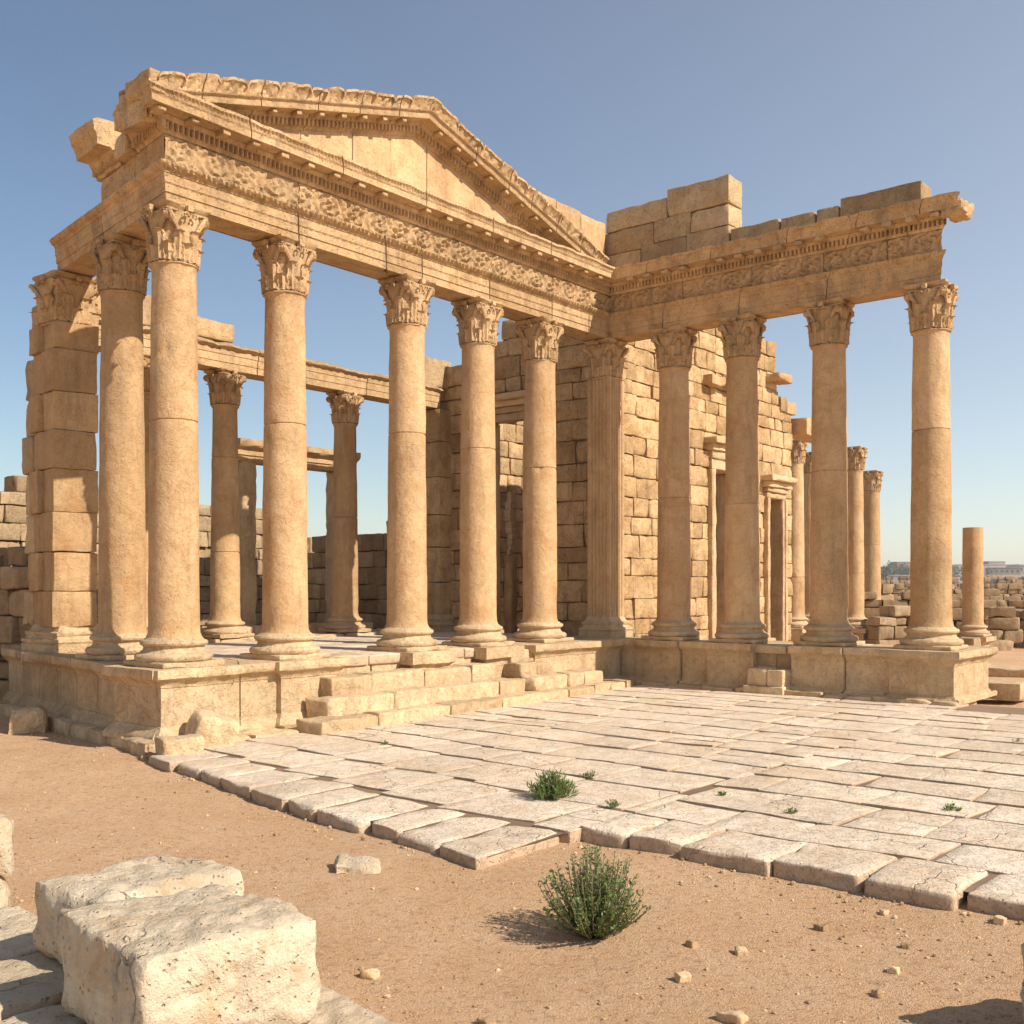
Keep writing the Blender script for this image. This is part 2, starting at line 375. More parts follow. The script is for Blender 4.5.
# ------------------------------------------------------------------ GROUND (structure)
def hill(x, y):
    r = np.hypot(x, y)
    t = np.clip((r-120)/900, 0, 1); t = t*t*(3-2*t)
    P = np.column_stack([x, y, np.zeros_like(x)])
    return t*(12.5+2.0*fbm(P, 1/420., 3, 12))-np.clip((r-60)/200, 0, 1)*1.0*(1-t)
def nearz(x, y):
    P = np.column_stack([x, y, np.zeros_like(x)])
    f = np.clip(1-(np.hypot(x, y-8)-14)/12, 0, 1)
    u = (x-OX[0])*.633+(y-OX[1])*.774
    back = np.clip((u-9.0)/3.0, 0, 1)*.18
    return (f*.030*fbm(P, .6, 2, 31)+f*.004*fbm(P, 5, 3, 32)+f*.006*np.clip(fbm(P, 14, 2, 33), 0, 2))*(1-.4*back/.18)+back
def grow(a, first, n, k):
    o = [a]; s = first
    for _ in range(n): o.append(o[-1]+s); s *= k
    return o
xs = [-x for x in grow(7, .12, 44, 1.22)[1:]][::-1]+list(np.arange(-7, 7.01, .07))+grow(7, .12, 44, 1.22)[1:]
ys = [-(y) for y in grow(-1.5, .15, 40, 1.25)[1:]][::-1]
ys = [1.5-(y-1.5) for y in grow(1.5, .15, 38, 1.25)[1:]][::-1]+list(np.arange(1.5, 14.01, .07))+grow(14, .12, 44, 1.22)[1:]
X, Y = np.meshgrid(xs, ys); X = X.ravel(); Y = Y.ravel(); Z = nearz(X, Y)+hill(X, Y)
nx = len(xs); gm = MB(); gm.add(np.column_stack([X, Y, Z]), [(j*nx+i, j*nx+i+1, (j+1)*nx+i+1, (j+1)*nx+i) for j in range(len(ys)-1) for i in range(nx-1)])
tag(mk('ground', gm, M['ground'], sharp=None), 'bare sandy brown earth scattered with grit around the ruin', 'ground', kind='structure')

# ------------------------------------------------------------------ PAVEMENT (structure): irregular worn slabs, rows across v = -w
def pz(u, v): return .085+.010*np.clip(u+1.5, 0, 9)
pv = MB(); bed = MB()
def ustart(v): return -1.0-.19*(v-1.66) if v < 5.85 else -.80
ucuts = [0]
r2 = random.Random(11)
while ucuts[-1] < 9.6: ucuts.append(ucuts[-1]+r2.uniform(.50, .76))
def slab(c4, z, th, seed, front=False):
    """c4: corners (u,v) in order 00,10,11,01"""
    c4 = np.array(c4); su = math.dist(c4[0], c4[1])/2; sv = math.dist(c4[0], c4[3])/2
    m = MB(); r = .034 if front else .005
    s = (su, sv, th/2)
    def sh(p):
        a = (p[:, 0]/su+1)/2; b = (p[:, 1]/sv+1)/2
        q = ((1-a)*(1-b))[:, None]*c4[0]+(a*(1-b))[:, None]*c4[1]+(a*b)[:, None]*c4[2]+((1-a)*b)[:, None]*c4[3]
        Q = np.column_stack([q, np.zeros(len(q))])
        jit = .012*fbm(Q+seed*0, 3.5, 3, 40); q = q+np.column_stack([jit, .012*fbm(Q, 3.5, 3, 41)])
        dz = p[:, 2]+(p[:, 2] > 0)*(.004*fbm(Q+seed*.3, 2.5, 3, 42))
        tx, ty = r2.uniform(-.003, .003), r2.uniform(-.003, .003)
        dz = dz+tx*(a-.5)+ty*(b-.5)
        return np.column_stack([q[:, 0], -q[:, 1], dz])
    rbox(pv, (0, 0, z-th/2), s, r=r, amp=.003, res=.07 if front else .10, seed=seed, wear=1.0, shape=sh, nsc=6)
for k in range(len(ucuts)-1):
    # each strip of slabs runs along v; its near edge follows ustart
    v = .86 if k < 5 else 1.0+r2.uniform(-.3, .2)
    while v < 13:
        dv = r2.uniform(.48, .92) if k else r2.uniform(.38, .60); v2 = v+dv
        if v < 5.85 < v2: v2 = 5.85
        if v2-v < .12: v2 = v+.4
        vm = (v+v2)/2
        def uu(kk, vv):
            base = ustart(min(vv, 5.849) if vm < 5.85 else max(vv, 5.851)) if kk == 0 else None
            if kk == 0: return base
            w_ = math.exp(-kk/3.5); return ucuts[kk]-1.0+.03*math.sin(kk*5.3+vv*2.7)+(w_*(ustart(vm+0*vv)+1.0 if vm < 5.85 else .2))+.03*math.sin(kk*2.1+vv*.9)
        a0, a1, b0, b1 = uu(k, v), uu(k, v2), uu(k+1, v), uu(k+1, v2)
        um = (a0+b0)/2
        skip = False
        if vm < 1.0 and um > -.2: skip = True            # under the steps / podium
        if um > 7.65 and vm < 6.0: skip = True
        if um > 7.3 and vm > 5.9: skip = True
        if vm < 1.7 and k == 0: skip = skip
        split = (k and (b0-a0) > .45 and r2.random() < .12)
        g = r2.choice((.005, .007, .009, .014))
        if not skip:
            z = float(pz(um, vm))+r2.uniform(-.002, .002)
            sk = r2.uniform(-.05, .05); fe = r2.uniform(-.035, .05) if k == 0 else 0; fe2 = fe+r2.uniform(-.03, .03) if k == 0 else 0
            if split:
                h0 = a0+(b0-a0)*.5; h1 = a1+(b1-a1)*.5
                slab([(a0+g, v+g), (h0-g, v+g), (h1-g, v2-g), (a1+g, v2-g)], z, .12, ns())
                slab([(h0+g, v+g), (b0-g, v+g), (b1-g, v2-g), (h1+g, v2-g)], z+r2.uniform(-.002, .002), .12, ns())
            else:
                ja, jb, jc, jd = [r2.uniform(0, .012) for _ in range(4)]
                slab([(a0+g+fe+(ja if k else 0), v+g+(sk if k else 0)), (b0-g-jb, v+g), (b1-g-jc, v2-g), (a1+g+fe2+(jd if k else 0), v2-g+(sk if k else 0))], z+(.015 if k == 0 and vm > 5.85 else 0), .16 if k == 0 else .12, ns(), front=(k == 0))
        v = v2
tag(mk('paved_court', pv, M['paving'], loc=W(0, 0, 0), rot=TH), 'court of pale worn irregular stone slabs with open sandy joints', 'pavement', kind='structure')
pts = [(ustart(1.0)+.12, .8), (ustart(5.84)+.12, 5.80), (-.66, 5.80), (-.66, 13), (7.9, 13), (7.9, .8)]
bed = MB(); vv = [(u, -v, float(pz(u, v))-.013) for u, v in pts]; bed.add(vv, [tuple(range(6))])
tag(mk('joint_bed', bed, M['soil'], loc=W(0, 0, 0), rot=TH, sharp=None), 'sand filling the joints of the paved court', 'sand', kind='structure')

# ------------------------------------------------------------------ COLUMNS
def leaf(mb, ang, z0, H, width, rb, curl, seed, sq=0.0, wear=.5):
    na, nb = 9, 12
    a = np.linspace(-1, 1, na)[None, :].repeat(nb, 0); b = np.linspace(0, 1, nb)[:, None].repeat(na, 1)
    lobes = 1+.20*np.sin(b*PI*7)*np.abs(a)
    wd = width*(1-.15*(1-b))*(np.clip(1.12-b, .03, 1)**.24)*lobes
    th = ang+a*wd
    cb = np.clip((b-.62)/.38, 0, 1)
    z = z0+H*(b-.42*cb**2*.6)
    rr = rb(z)+.012+.022*(1-np.abs(a)**1.5)*(.5+b)+.012*np.cos(a*PI*2.5)*(1-b*.4)+curl*cb**1.6-.02*np.abs(a)**3*cb
    def xyz(rr):
        k = 1/np.maximum(np.abs(np.cos(th)), np.abs(np.sin(th))); k = 1+(k-1)*sq
        return np.stack([rr*k*np.cos(th), rr*k*np.sin(th), z], 2).reshape(-1, 3)
    p = np.concatenate([xyz(rr), xyz(rr-.03-.03*cb)]); p[na*nb:, 2] -= .006
    p += (.007*fbm(p+seed, 24, 3, 6))[:, None]*np.array([1, 1, .6])
    N = na*nb; F = []
    for i in range(nb-1):
        for j in range(na-1):
            q = (i*na+j, i*na+j+1, (i+1)*na+j+1, (i+1)*na+j); F.append(q); F.append(tuple(x+N for x in q[::-1]))
    for i in range(nb-1):
        F.append((i*na, (i+1)*na, (i+1)*na+N, i*na+N)); F.append((i*na+na-1, i*na+na-1+N, (i+1)*na+na-1+N, (i+1)*na+na-1))
    for j in range(na-1): F.append(((nb-1)*na+j, (nb-1)*na+j+1, (nb-1)*na+j+1+N, (nb-1)*na+j+N))
    mb.add(p, F, 0.0)
def tube(mb, pts, rad, n=6, tint=0.0):
    pts = np.array(pts, float); m = len(pts); rad = np.broadcast_to(rad, (m,)); V = []
    for i in range(m):
        t = pts[min(i+1, m-1)]-pts[max(i-1, 0)]; t /= np.linalg.norm(t)+1e-9
        a = np.cross(t, (0, 0, 1.0)) if abs(t[2]) < .95 else np.cross(t, (1.0, 0, 0)); a /= np.linalg.norm(a); b = np.cross(t, a)
        for k in range(n): V.append(pts[i]+rad[i]*(math.cos(2*PI*k/n)*a+math.sin(2*PI*k/n)*b))
    F = [(i*n+k, i*n+(k+1) % n, (i+1)*n+(k+1) % n, (i+1)*n+k) for i in range(m-1) for k in range(n)]
    F += [tuple(range(n))[::-1], tuple((m-1)*n+k for k in range(n))]; mb.add(V, F, tint)
def capital_mb(H=.66, r0=.225, seed=1, sq=0.0, broken=()):
    """Corinthian capital about the origin, base at z=0: necking bead, two rows of acanthus, corner volutes, concave abacus"""
    mb = MB(); R = np.random.RandomState(seed)
    bell = lambda z: r0+.006+.055*np.clip(z/H, 0, 1)**2.6
    prof = [(r0-.005, -.02), (r0+.012, -.02), (r0+.026, -.008), (r0+.026, .004), (r0+.012, .016)]+[(float(bell(z)), z) for z in np.linspace(.02, H*.86, 14)]
    lathe(mb, 0, 0, prof, 40, sq=sq, amp=.008, nsc=14, seed=seed)
    n = 8; of = PI/8
    for k in range(n):
        leaf(mb, k*2*PI/n, .015, H*.40*R.uniform(.88, 1.06), .36, bell, .032, seed+k, sq)
        leaf(mb, k*2*PI/n+of, .03, H*.68*R.uniform(.95, 1.03), .30, lambda z: bell(z)+.004, .042, seed+20+k, sq)
    # helices and corner volutes
    for k in range(4):
        for side in (-1, 1):
            a0 = PI/4+k*PI/2+side*.34; pts = []
            for t in np.linspace(0, 1, 8):
                a = a0+(PI/4+k*PI/2-a0)*t**1.2+side*.03; z = H*(.52+.32*t); kk = 1+sq*.25*t
                rr = (float(bell(z))+.016+.045*t**1.5)*kk; pts.append((rr*math.cos(a), rr*math.sin(a), z))
            tube(mb, pts, np.linspace(.018, .034, 8), 6)
        a = PI/4+k*PI/2
        if k in broken: continue
        rv = (r0+.088)*(1+.12*sq); c = np.array((rv*math.cos(a), rv*math.sin(a), H*.79)); t = np.array((-math.sin(a), math.cos(a), 0)); rad = np.array((math.cos(a), math.sin(a), 0))
        pts = [c+(.045-.012*s/PI*.6)*(math.cos(s+2.2)*rad+math.sin(s+2.2)*np.array((0, 0, 1)))*np.array(1.0) for s in np.linspace(0, 3.2*PI, 20)]
        for off in (-.026, 0, .026): tube(mb, [p+t*off for p in pts], .020, 6)
        # little inner helices and fleuron on each face
        af = k*PI/2
        for side in (-1, 1):
            cc = np.array(((r0+.085)*math.cos(af+side*.16), (r0+.085)*math.sin(af+side*.16), H*.80)); tt = np.array((-math.sin(af), math.cos(af), 0))
            tube(mb, [cc+.026*(math.cos(s)*tt*side+math.sin(s)*np.array((0, 0, 1.))) for s in np.linspace(-1.5, 4, 10)], .011, 5)
    # abacus, concave sides
    m_ = 48; V = []; lv = [(0, .86), (.004, .885), (-.02, .90), (.0, .93), (.022, .965), (.022, 1.0)]
    for dd, zz in lv:
        for j in range(m_):
            a = 2*PI*j/m_; q = (a+PI/4) % (PI/2)-PI/4    # angle from face centre
            half = r0+.048+dd; dcon = .04*(1-(abs(math.tan(q)))**2)
            rr = min((half-dcon*(1-sq*.6))/math.cos(q), (half)*1.36-.02)
            V.append((rr*math.cos(a), rr*math.sin(a), zz*H))
    V = np.array(V); V += (.010*fbm(V+seed, 9, 3, 2))[:, None]*np.array((1, 1, .3))
    L = len(lv); F = [(i*m_+j, i*m_+(j+1) % m_, (i+1)*m_+(j+1) % m_, (i+1)*m_+j) for i in range(L-1) for j in range(m_)]
    F += [tuple(range(m_))[::-1], tuple((L-1)*m_+j for j in range(m_))]; mb.add(V, F, 0.0)
    for q_ in range(len(mb.v)): mb.v[q_] = mb.v[q_]+(.007*fbm(mb.v[q_]+seed*.3, 13, 3, 29))[:, None]*np.array((1, 1, .5))
    for k in range(4): # fleuron
        a = k*PI/2; rbox(mb, ((r0+.055)*math.cos(a), (r0+.055)*math.sin(a), H*.92), (.03, .035, .035), r=.015, amp=.004, res=.03, rot=a)
    return mb
ATTIC = [(.36, .16), (.385, .165), (.40, .185), (.402, .21), (.385, .235), (.345, .245), (.335, .255), (.315, .275), (.31, .30), (.325, .315), (.345, .325), (.352, .345), (.34, .368), (.31, .378), (.30, .392), (.285, .40)]
def column(uw, z0, ztop, rb=.262, rt=.226, joints=(3.5,), label='', group='', plinth=True, cap=True, caph=.66, seed=None, sq=0.0, plz=None, plh=.06, bsc=1.0, name='column', broken=(), flat_top=False, capt=None):
    seed = seed or ns(); u, w = uw; t = thing(name, label, 'column', (u, w, z0), group); o = (u, w, z0)
    s = rb/.262
    b = MB()
    if plinth: rbox(b, (u, w, z0+plh/2), (.375*s, .375*s, plh/2), r=.02, amp=.008, res=.07, seed=seed, wear=1.4, tint=0)
    pf = [((r-0)*s, z0+plh*s+(z-.16)*s*bsc) for r, z in ATTIC]
    pf = [(pf[0][0]*.98, z0+plh*.6)]+pf
    lathe(b, u, w, pf, 52, amp=.010*s, nsc=5, seed=seed+3, sq=sq); part('base', b, M['podium'], t)
    zs = pf[-1][1]-.01; ze = ztop-(caph if cap else 0)
    sh = MB(); n = 56; zz = list(np.arange(zs, ze, .055))+[ze]
    for j in joints: zz = [z for z in zz if abs(z-j) > .02]+[j-.012, j-.004, j+.004, j+.012]
    zz = sorted(zz); prof = []
    for z in zz:
        f = (z-zs)/(ze-zs); r = rb+(rt-rb)*f**1.5+.03*s*math.exp(-(z-zs)/.035)+(.018*s*math.exp(-(ze-z)/.03) if cap else 0)
        if any(abs(z-j) < .006 for j in joints): r -= .011
        prof.append((r, z))
    lathe(sh, u, w, prof, n, amp=.0045, nsc=3.2, seed=seed+9, sq=sq)
    v = sh.v[-1]                                              # drums: slight steps and tint between them; chips at the joints
    ang = np.arctan2(v[:, 1]-w, v[:, 0]-u)
    for j in joints:
        near = np.exp(-np.abs(v[:, 2]-j)/.03); chip = np.clip(vn(np.column_stack([ang*4, v[:, 2]*0+j, ang*0+seed]), 3)-.35, 0, 1)*near*.05
        v[:, 0] -= np.cos(ang)*chip; v[:, 1] -= np.sin(ang)*chip
    ch = np.clip(fbm(v+seed, 7, 3, 77)-1.0, 0, .5)*.06; v[:, 0] -= np.cos(ang)*ch; v[:, 1] -= np.sin(ang)*ch
    lowc = np.clip(fbm(v+seed*2, 4, 3, 78)-.1, 0, 1)*np.exp(-(v[:, 2]-zs)/.25)*.03; v[:, 0] -= np.cos(ang)*lowc; v[:, 1] -= np.sin(ang)*lowc
    jj = sorted(joints)+[99]; tv = [rnd.uniform(-1, 1) for _ in jj]; nn = n; sh.t = [tv[int(np.searchsorted(jj, (zz[i]+zz[i+1])/2))] for i in range(len(zz)-1) for _ in range(nn)]+[0, 0]
    part('shaft', sh, M['shaft'], t)
    if cap:
        cm = capital_mb(caph, rt, seed % 997, sq, broken); cm.v = [v*np.array((capt or 1, capt or 1, 1))+np.array((u, w, ze)) for v in cm.v]
        part('capital', cm, M['carved'], t)
    return t
C_ = {}
front = [(0, 'front portico column at the near left corner of the pedimented front', (3.42,)), (1.475, 'second front portico column from the left corner', (3.55,)),
         (3.479, 'front portico column at the left side of the wide stair, right of the wide gap', (3.66,)), (4.889, 'fourth front portico column, beside the top of the steps', (3.6,)),
         (6.312, 'fifth front portico column, just left of the inner corner pilaster', (3.45,))]
for u, lb, j in front: column((u, 0), .85, 5.75, joints=j, label=lb, group='columns of the pedimented front')
wing = [(1.281, 'first right wing column from the inner corner', (3.05, )), (2.448, 'second right wing column from the inner corner', (2.9,)),
        (3.80, 'third right wing column, second from the free right end', (3.3,)), (5.214, 'outermost right wing column at the free right end', (3.75,))]
for v, lb, j in wing: column((8.07, -v), .85, 5.75, joints=j, label=lb, group='columns of the right wing')
p = 1.448*LD; column((p[0], p[1]), .85, 5.75, joints=(), label='shaded column on the left flank between corner column and block pier', group='columns of the left flank')
for u, j, lb in ((2.1, (3.6,), 'slimmer rear row column hidden behind the left corner columns'), (3.48, (3.65, 2.2), 'slimmer rear row column with dark pock marks left of the second front column'), (5.93, (2.85,), 'slimmer rear row column with a broken patch at its middle joint')):
    column((u, 3.92), .90, 5.0, rb=.225, rt=.185, joints=j, caph=.56, label=lb, group='columns of the rear row')
def at_px(px, Y): x = (px-512)*Y/1083; dx, dy = x-OX[0], Y-OX[1]; return (dx*.633+dy*.774, -dx*.774+dy*.633)
column(at_px(795, 27.9), .60, 5.49, rb=.245, rt=.21, joints=(1.9, ), label='distant standing column at the end of the sunlit cella wall', group='distant columns beyond the cella')
column(at_px(855, 27.9), .60, 5.3, rb=.235, rt=.20, joints=(2.0, ), label='distant column half hidden behind the second last wing column', group='distant columns beyond the cella')
column(at_px(871.5, 32.9), .32, 5.2, rb=.28, rt=.235, joints=(2.9,), label='farthest column standing alone beside its twin against the sky', group='distant columns beyond the cella')
column(at_px(811, 30.5), .60, 5.5, rb=.24, rt=.2, joints=(), label='distant column peeping out between the cella end and the wing column', group='distant columns beyond the cella')
st = column(at_px(973, 24.6), .54, 3.0, rb=.228, rt=.215, joints=(), cap=False, label='broken off column shaft without capital on a pedestal at far right')
pu, pw = at_px(973, 24.6); pm = MB()
ring_profile(pm, (pu-.3, pu+.3, pw-.3, pw+.3), [(0.02, .0), (.02, .05), (-.02, .08), (-.02, .36), (.03, .40), (.10, .44), (.10, .535)]); part('pedestal', pm, M['podium'], st)
# low walls under the distant columns
for (a, b, z, lb) in ((790, 800, .6, 'low pedestal under the distant column at the cella end'), (846, 866, .6, 'low pedestal wall under the half hidden distant column')):
    q = at_px((a+b)/2, 27.9); mm = MB(); ring_profile(mm, (q[0]-.55, q[0]+.45, q[1]-.42, q[1]+.42), [(.02, .05), (.02, .2), (-.02, .22), (-.02, .45), (.05, .5), (.05, .6)]); solo('pedestal_block', mm, M['podium'], lb, 'pedestal', (q[0], q[1], 0))
q = at_px(871.5, 32.9); mm = MB(); ring_profile(mm, (q[0]-.5, q[0]+.5, q[1]-.5, q[1]+.5), [(.02, .0), (.02, .1), (-.02, .12), (-.02, .22), (.05, .26), (.05, .32)]); solo('pedestal_block', mm, M['podium'], 'low pedestal under the farthest column', 'pedestal', (q[0], q[1], 0))
q = at_px(811, 30.5); mm = MB(); ring_profile(mm, (q[0]-.5, q[0]+.5, q[1]-.5, q[1]+.5), [(.02, .0), (.02, .2), (-.02, .22), (-.02, .5), (.05, .54), (.05, .6)]); solo('pedestal_block', mm, M['podium'], 'low pedestal of the column peeping out behind the cella', 'pedestal', (q[0], q[1], 0))

# ------------------------------------------------------------------ ENTABLATURES
def scroll(z, s, zc, hh, per=.34):
    """rinceau relief: alternating spirals of leaves"""
    k = np.floor(s/per); x = (s/per-k-.5)*per; y = (z-zc)*np.where(k % 2 == 0, 1, -1); r = np.hypot(x, y*1.15); a = np.arctan2(y, x)
    sp = np.sin(a*1+r*62); lf = np.cos(a*7+r*30)
    e = np.clip(1-(abs(z-zc)/hh)**6, 0, 1)
    return e*(.010+.016*np.clip(sp*1.3, -1, 1)+.010*np.clip(lf, -1, 1)*np.clip(r/.08, 0, 1))
def band_fn(carve=1.0):
    def f(d, z, s):
        zz = z-5.75
        if .395 < zz < .665: return carve*(1.15*scroll(np.full_like(s, z), s+.03*vn(np.column_stack([s*3, s*0+z*9, s*0]), 6), 5.75+.53, .14, .40)+.009*vn(np.column_stack([s*34, np.full_like(s, z*34), s*0]), 5)+.010*vn(np.column_stack([s*17, np.full_like(s, z*17), s*0]), 15))*(.45+.55*np.clip(1+fbm(np.column_stack([s*1.3, s*0+z*3, s*0]), 1, 3, 19), 0, 1.3))
        if .31 < zz < .365: return carve*.014*(np.sin(s*2*PI/.055+(zz*30))+.7*vn(np.column_stack([s*40, s*0+zz*60, s*0]), 25))           # leaf ornament
        if .28 < zz < .31: return carve*.005*np.sin(s*2*PI/.03)
        if .175 < zz < .19: return carve*.004*np.sin(s*2*PI/.025)
        if .675 < zz < .70: return carve*.010*np.abs(np.sin(s*PI/.06))
        if .705 < zz < .785 and d > .28: return np.where((s % .062) < .036, 0.0, -.055)          # dentils
        if .80 < zz < .83: return carve*.010*np.abs(np.sin(s*PI/.055))
        if .935 < zz < 1.0: return carve*.006*np.sin(s*2*PI/.05)
        return np.zeros_like(s)
    return f
ARCH = [(.0, .012), (.11, .012), (.12, .0), (.235, .0), (.237, .10), (.238, .108), (.251, .110), (.252, .205), (.256, .207), (.258, .218), (.264, .220), (.266, .325), (.276, .330), (.278, .345), (.286, .358), (.30, .366), (.318, .38), (.328, .40), (.335, .415), (.338, .44)]
ARCH = [(d, z*.86) for d, z in ARCH]
FRZ = [(.272, .386), (.268, .392)]+[(.268, round(.40+.0165*i, 4)) for i in range(16)]+[(.270, .668)]
BED = [(.285, .672), (.29, .685), (.30, .70), (.305, .705), (.345, .708), (.345, .745), (.345, .782), (.35, .787), (.36, .80), (.375, .82), (.378, .835)]
COR = [(.385, .838), (.50, .842), (.525, .842), (.53, .846), (.53, .90), (.533, .915), (.545, .925), (.55, .94), (.56, .965), (.575, .985), (.585, .99), (.585, 1.02)]
up = lambda pr: [(d-.055 if d > .2 else d, z+5.75) for d, z in pr]
def jn(a, b, n, r): 
    x = np.linspace(a, b, n+1)[1:-1]; return [float(v+r.uniform(-.12, .12)) for v in x]
rj = random.Random(3)
def nodesA(d): return [(-1.192*d, -d), (8.07-d, -d)]
def nodesL(t1):
    def f(d): e = t1*LD+d*LN; return [(e[0], e[1]), (-1.192*d, -d)]
    return f
WEND = -5.214
def nodesB(d): return [(8.07-d, -d), (8.07-d, WEND-max(d, 0))]
rag0 = lambda a, sc, sd: (lambda d, z, s: a*np.clip(fbm(np.column_stack([s, s*0+sd, s*0]), sc, 3, sd)-.15, -1, 1)*(z > 6.72)-a*.5*(z > 6.72))
A = thing('entablature', 'long sunlit carved entablature under the pediment', 'entablature', (0, 0, 5.75))
jA = [1.5, 2.9, 3.55, 4.9, 6.35, 7.3]
m = MB(); sweep(m, nodesA, up(ARCH), band_fn(), res=.02, joints=[j+.25 for j in jA], amp=.004); part('architrave', m, M['carved'], A)
m = MB(); sweep(m, nodesA, up(FRZ), band_fn(), res=.012, joints=[1.75, 2.6, 3.7, 4.45, 5.4, 6.6], amp=.006); part('frieze', m, M['carved'], A)
m = MB(); sweep(m, nodesA, up(BED+COR), band_fn(), res=.0155, joints=[1.2, 2.5, 3.9, 5.2, 6.5], amp=.006, back=-.2, rag=rag0(.010, 5, 4)); part('cornice', m, M['carved'], A)
def modillion(u, w, z, rot, seed, sx=.042, L=.13, h=.05):
    mm = MB(); rbox(mm, (u, w, z), (sx, L/2, h/2), r=.014, amp=.006, res=.035, rot=rot, seed=seed, tint=0, wear=1.5); return mm
for k in range(21):
    u = -.42+k*.385
    if u < 7.5 and k not in (9,): part('modillion', modillion(u, -.37, 6.565, 0, ns(), .05, .16, .055), M['carved'], A)
# right wing
B = thing('entablature', 'shaded carved entablature over the right wing columns, ending in the open', 'entablature', (8.07, -2.6, 5.75))
m = MB(); sweep(m, nodesB, up(ARCH), band_fn(.7), res=.025, joints=[1.0, 2.3, 3.65], amp=.006); part('architrave', m, M['carved'], B)
m = MB(); sweep(m, nodesB, up(FRZ), band_fn(.8), res=.014, joints=[1.35, 2.5, 3.6, 4.5], amp=.007); part('frieze', m, M['carved'], B)
m = MB(); sweep(m, nodesB, up(BED+COR), band_fn(), res=.0155, joints=[.6, 1.7, 2.9, 3.9, 4.75], amp=.010, back=-.25, rag=rag0(.018, 4.5, 9)); part('cornice', m, M['carved'], B)
for k in range(17):
    w = -.75-k*.31
    if k not in (4, 11): part('modillion', modillion(7.69, w, 6.56, PI/2, ns(), .06, .17, .06), M['carved'], B)
m = MB(); rbox(m, (7.86, WEND-.40, 6.62), (.24, .14, .11), r=.09, amp=.03, res=.03, wear=1.8, amp2=.012, nsc=7); part('cornice_end', m, M['carved'], B, 'eroded projecting cornice end block')
# left flank
L_ = thing('entablature', 'shaded left flank entablature stepping down towards the block pier', 'entablature', (.1, .6, 5.75))
m = MB(); sweep(m, nodesL(3.12), up(ARCH), band_fn(.7), res=.03, joints=[1.62], amp=.006); part('architrave', m, M['carved'], L_)
m = MB(); sweep(m, nodesL(1.5), up(FRZ), band_fn(.35), res=.02, joints=[1.0], amp=.007); part('frieze', m, M['carved'], L_)
m = MB(); sweep(m, nodesL(.42), up(BED+COR), band_fn(), res=.0155, amp=.012, back=-.2, wear=2); part('cornice', m, M['carved'], L_)
def nodesLc(d): e = 1.62*LD+d*LN; f = .88*LD+d*LN; return [(e[0], e[1]), (f[0], f[1])]
m = MB(); sweep(m, nodesLc, [(d, z+.02) for d, z in up(BED+COR)]+[(.56, 6.86), (.5, 6.89)], band_fn(), res=.0155, amp=.016, back=-.22, wear=3)
c0 = np.array((.25, 1.25, 6.65)); R = np.array(Matrix.Rotation(math.radians(2.5), 3, 'X')); m.v = [(v-c0) @ R.T+c0 for v in m.v]
solo('cornice_block', m, M['carved'], 'isolated broken cornice block jutting from the left flank entablature', 'cornice block', (.25, 1.25, 6.43))
e = .66*LD; m = MB(); rbox(m, (e[0]-.12, e[1], 6.55), (.22, .16, .13), r=.03, amp=.012, res=.06, rot=-.17); solo('stone_block', m, M['attic'], 'small grey block between the corner cornice and the isolated cornice block', 'stone block', (e[0], e[1], 6.42))

# ------------------------------------------------------------------ PEDIMENT
PD = thing('pediment', 'triangular pediment with plain tympanum and carved raking cornices', 'pediment', (3.4, 0, 6.77))
sl = .282; zt0 = 6.88; uP = 3.42; u0, u1 = -.52, 7.36
zl = lambda u: zt0+sl*(u-u0) if u <= uP else zt0+sl*(uP-u0)-sl*(u-uP)*(sl*0+1.0)*((zt0+sl*(uP-u0)-zt0)/(sl*(u1-uP)))
def zlv(us): return np.where(us <= uP, zt0+sl*(us-u0), zt0+sl*(uP-u0)*(1-(us-uP)/(u1-uP)))
RAK = [(d-.045 if d > .24 else d, z) for d, z in ((.20, -.42), (.245, -.415), (.255, -.395), (.265, -.385), (.315, -.382), (.315, -.345), (.315, -.308), (.33, -.30), (.345, -.28), (.35, -.265), (.36, -.262), (.485, -.258), (.50, -.258), (.505, -.25), (.505, -.195), (.512, -.185), (.535, -.175), (.54, -.165), (.52, -.155), (.525, -.13), (.54, -.09), (.565, -.05), (.585, -.035), (.585, -.005), (.55, .005))]
def band_rake(d, z, s):
    if -.39 < z < -.30 and d > .255: return np.where((s % .062) < .036, 0.0, -.05)
    if -.30 <= z < -.26: return .008*np.abs(np.sin(s*PI/.05))
    if -.19 < z < -.16: return .006*np.sin(s*2*PI/.03)
    if -.16 <= z < -.03: return .006*np.sin(s*2*PI/.11+z*20)*np.cos(z*70)+.016*vn(np.column_stack([s*24, s*0+z*24, s*0]), 8)+.010*vn(np.column_stack([s*48, s*0+z*48, s*0]), 18)
    return np.zeros_like(s)
def scal(sd):
    R = random.Random(sd); cu = [0.0]
    while cu[-1] < 6: cu.append(cu[-1]+R.uniform(.24, .55))
    cu = np.array(cu); hh = np.array([R.uniform(-.035, .02) for _ in cu])
    def f(d, z, s):
        k = np.clip(np.searchsorted(cu, s)-1, 0, len(cu)-2); x = np.minimum(s-cu[k], cu[k+1]-s)
        e = hh[k]*.7-.05*np.exp(-(x/.014)**2)-.012*np.exp(-x/.03)+.010*fbm(np.column_stack([s, s*0+sd, s*0]), 9, 3, sd)
        return (z > -.05)*e
    return f
m = MB(); sweep(m, lambda d: [(u0, -d), (uP, -d)], RAK, band_rake, res=.0155, joints=[.55, 1.3, 2.1, 2.75, 3.4], amp=.007, back=-.2, zshear=lambda s: zlv(u0+s), rag=scal(3)); part('raking_cornice', m, M['carved'], PD)
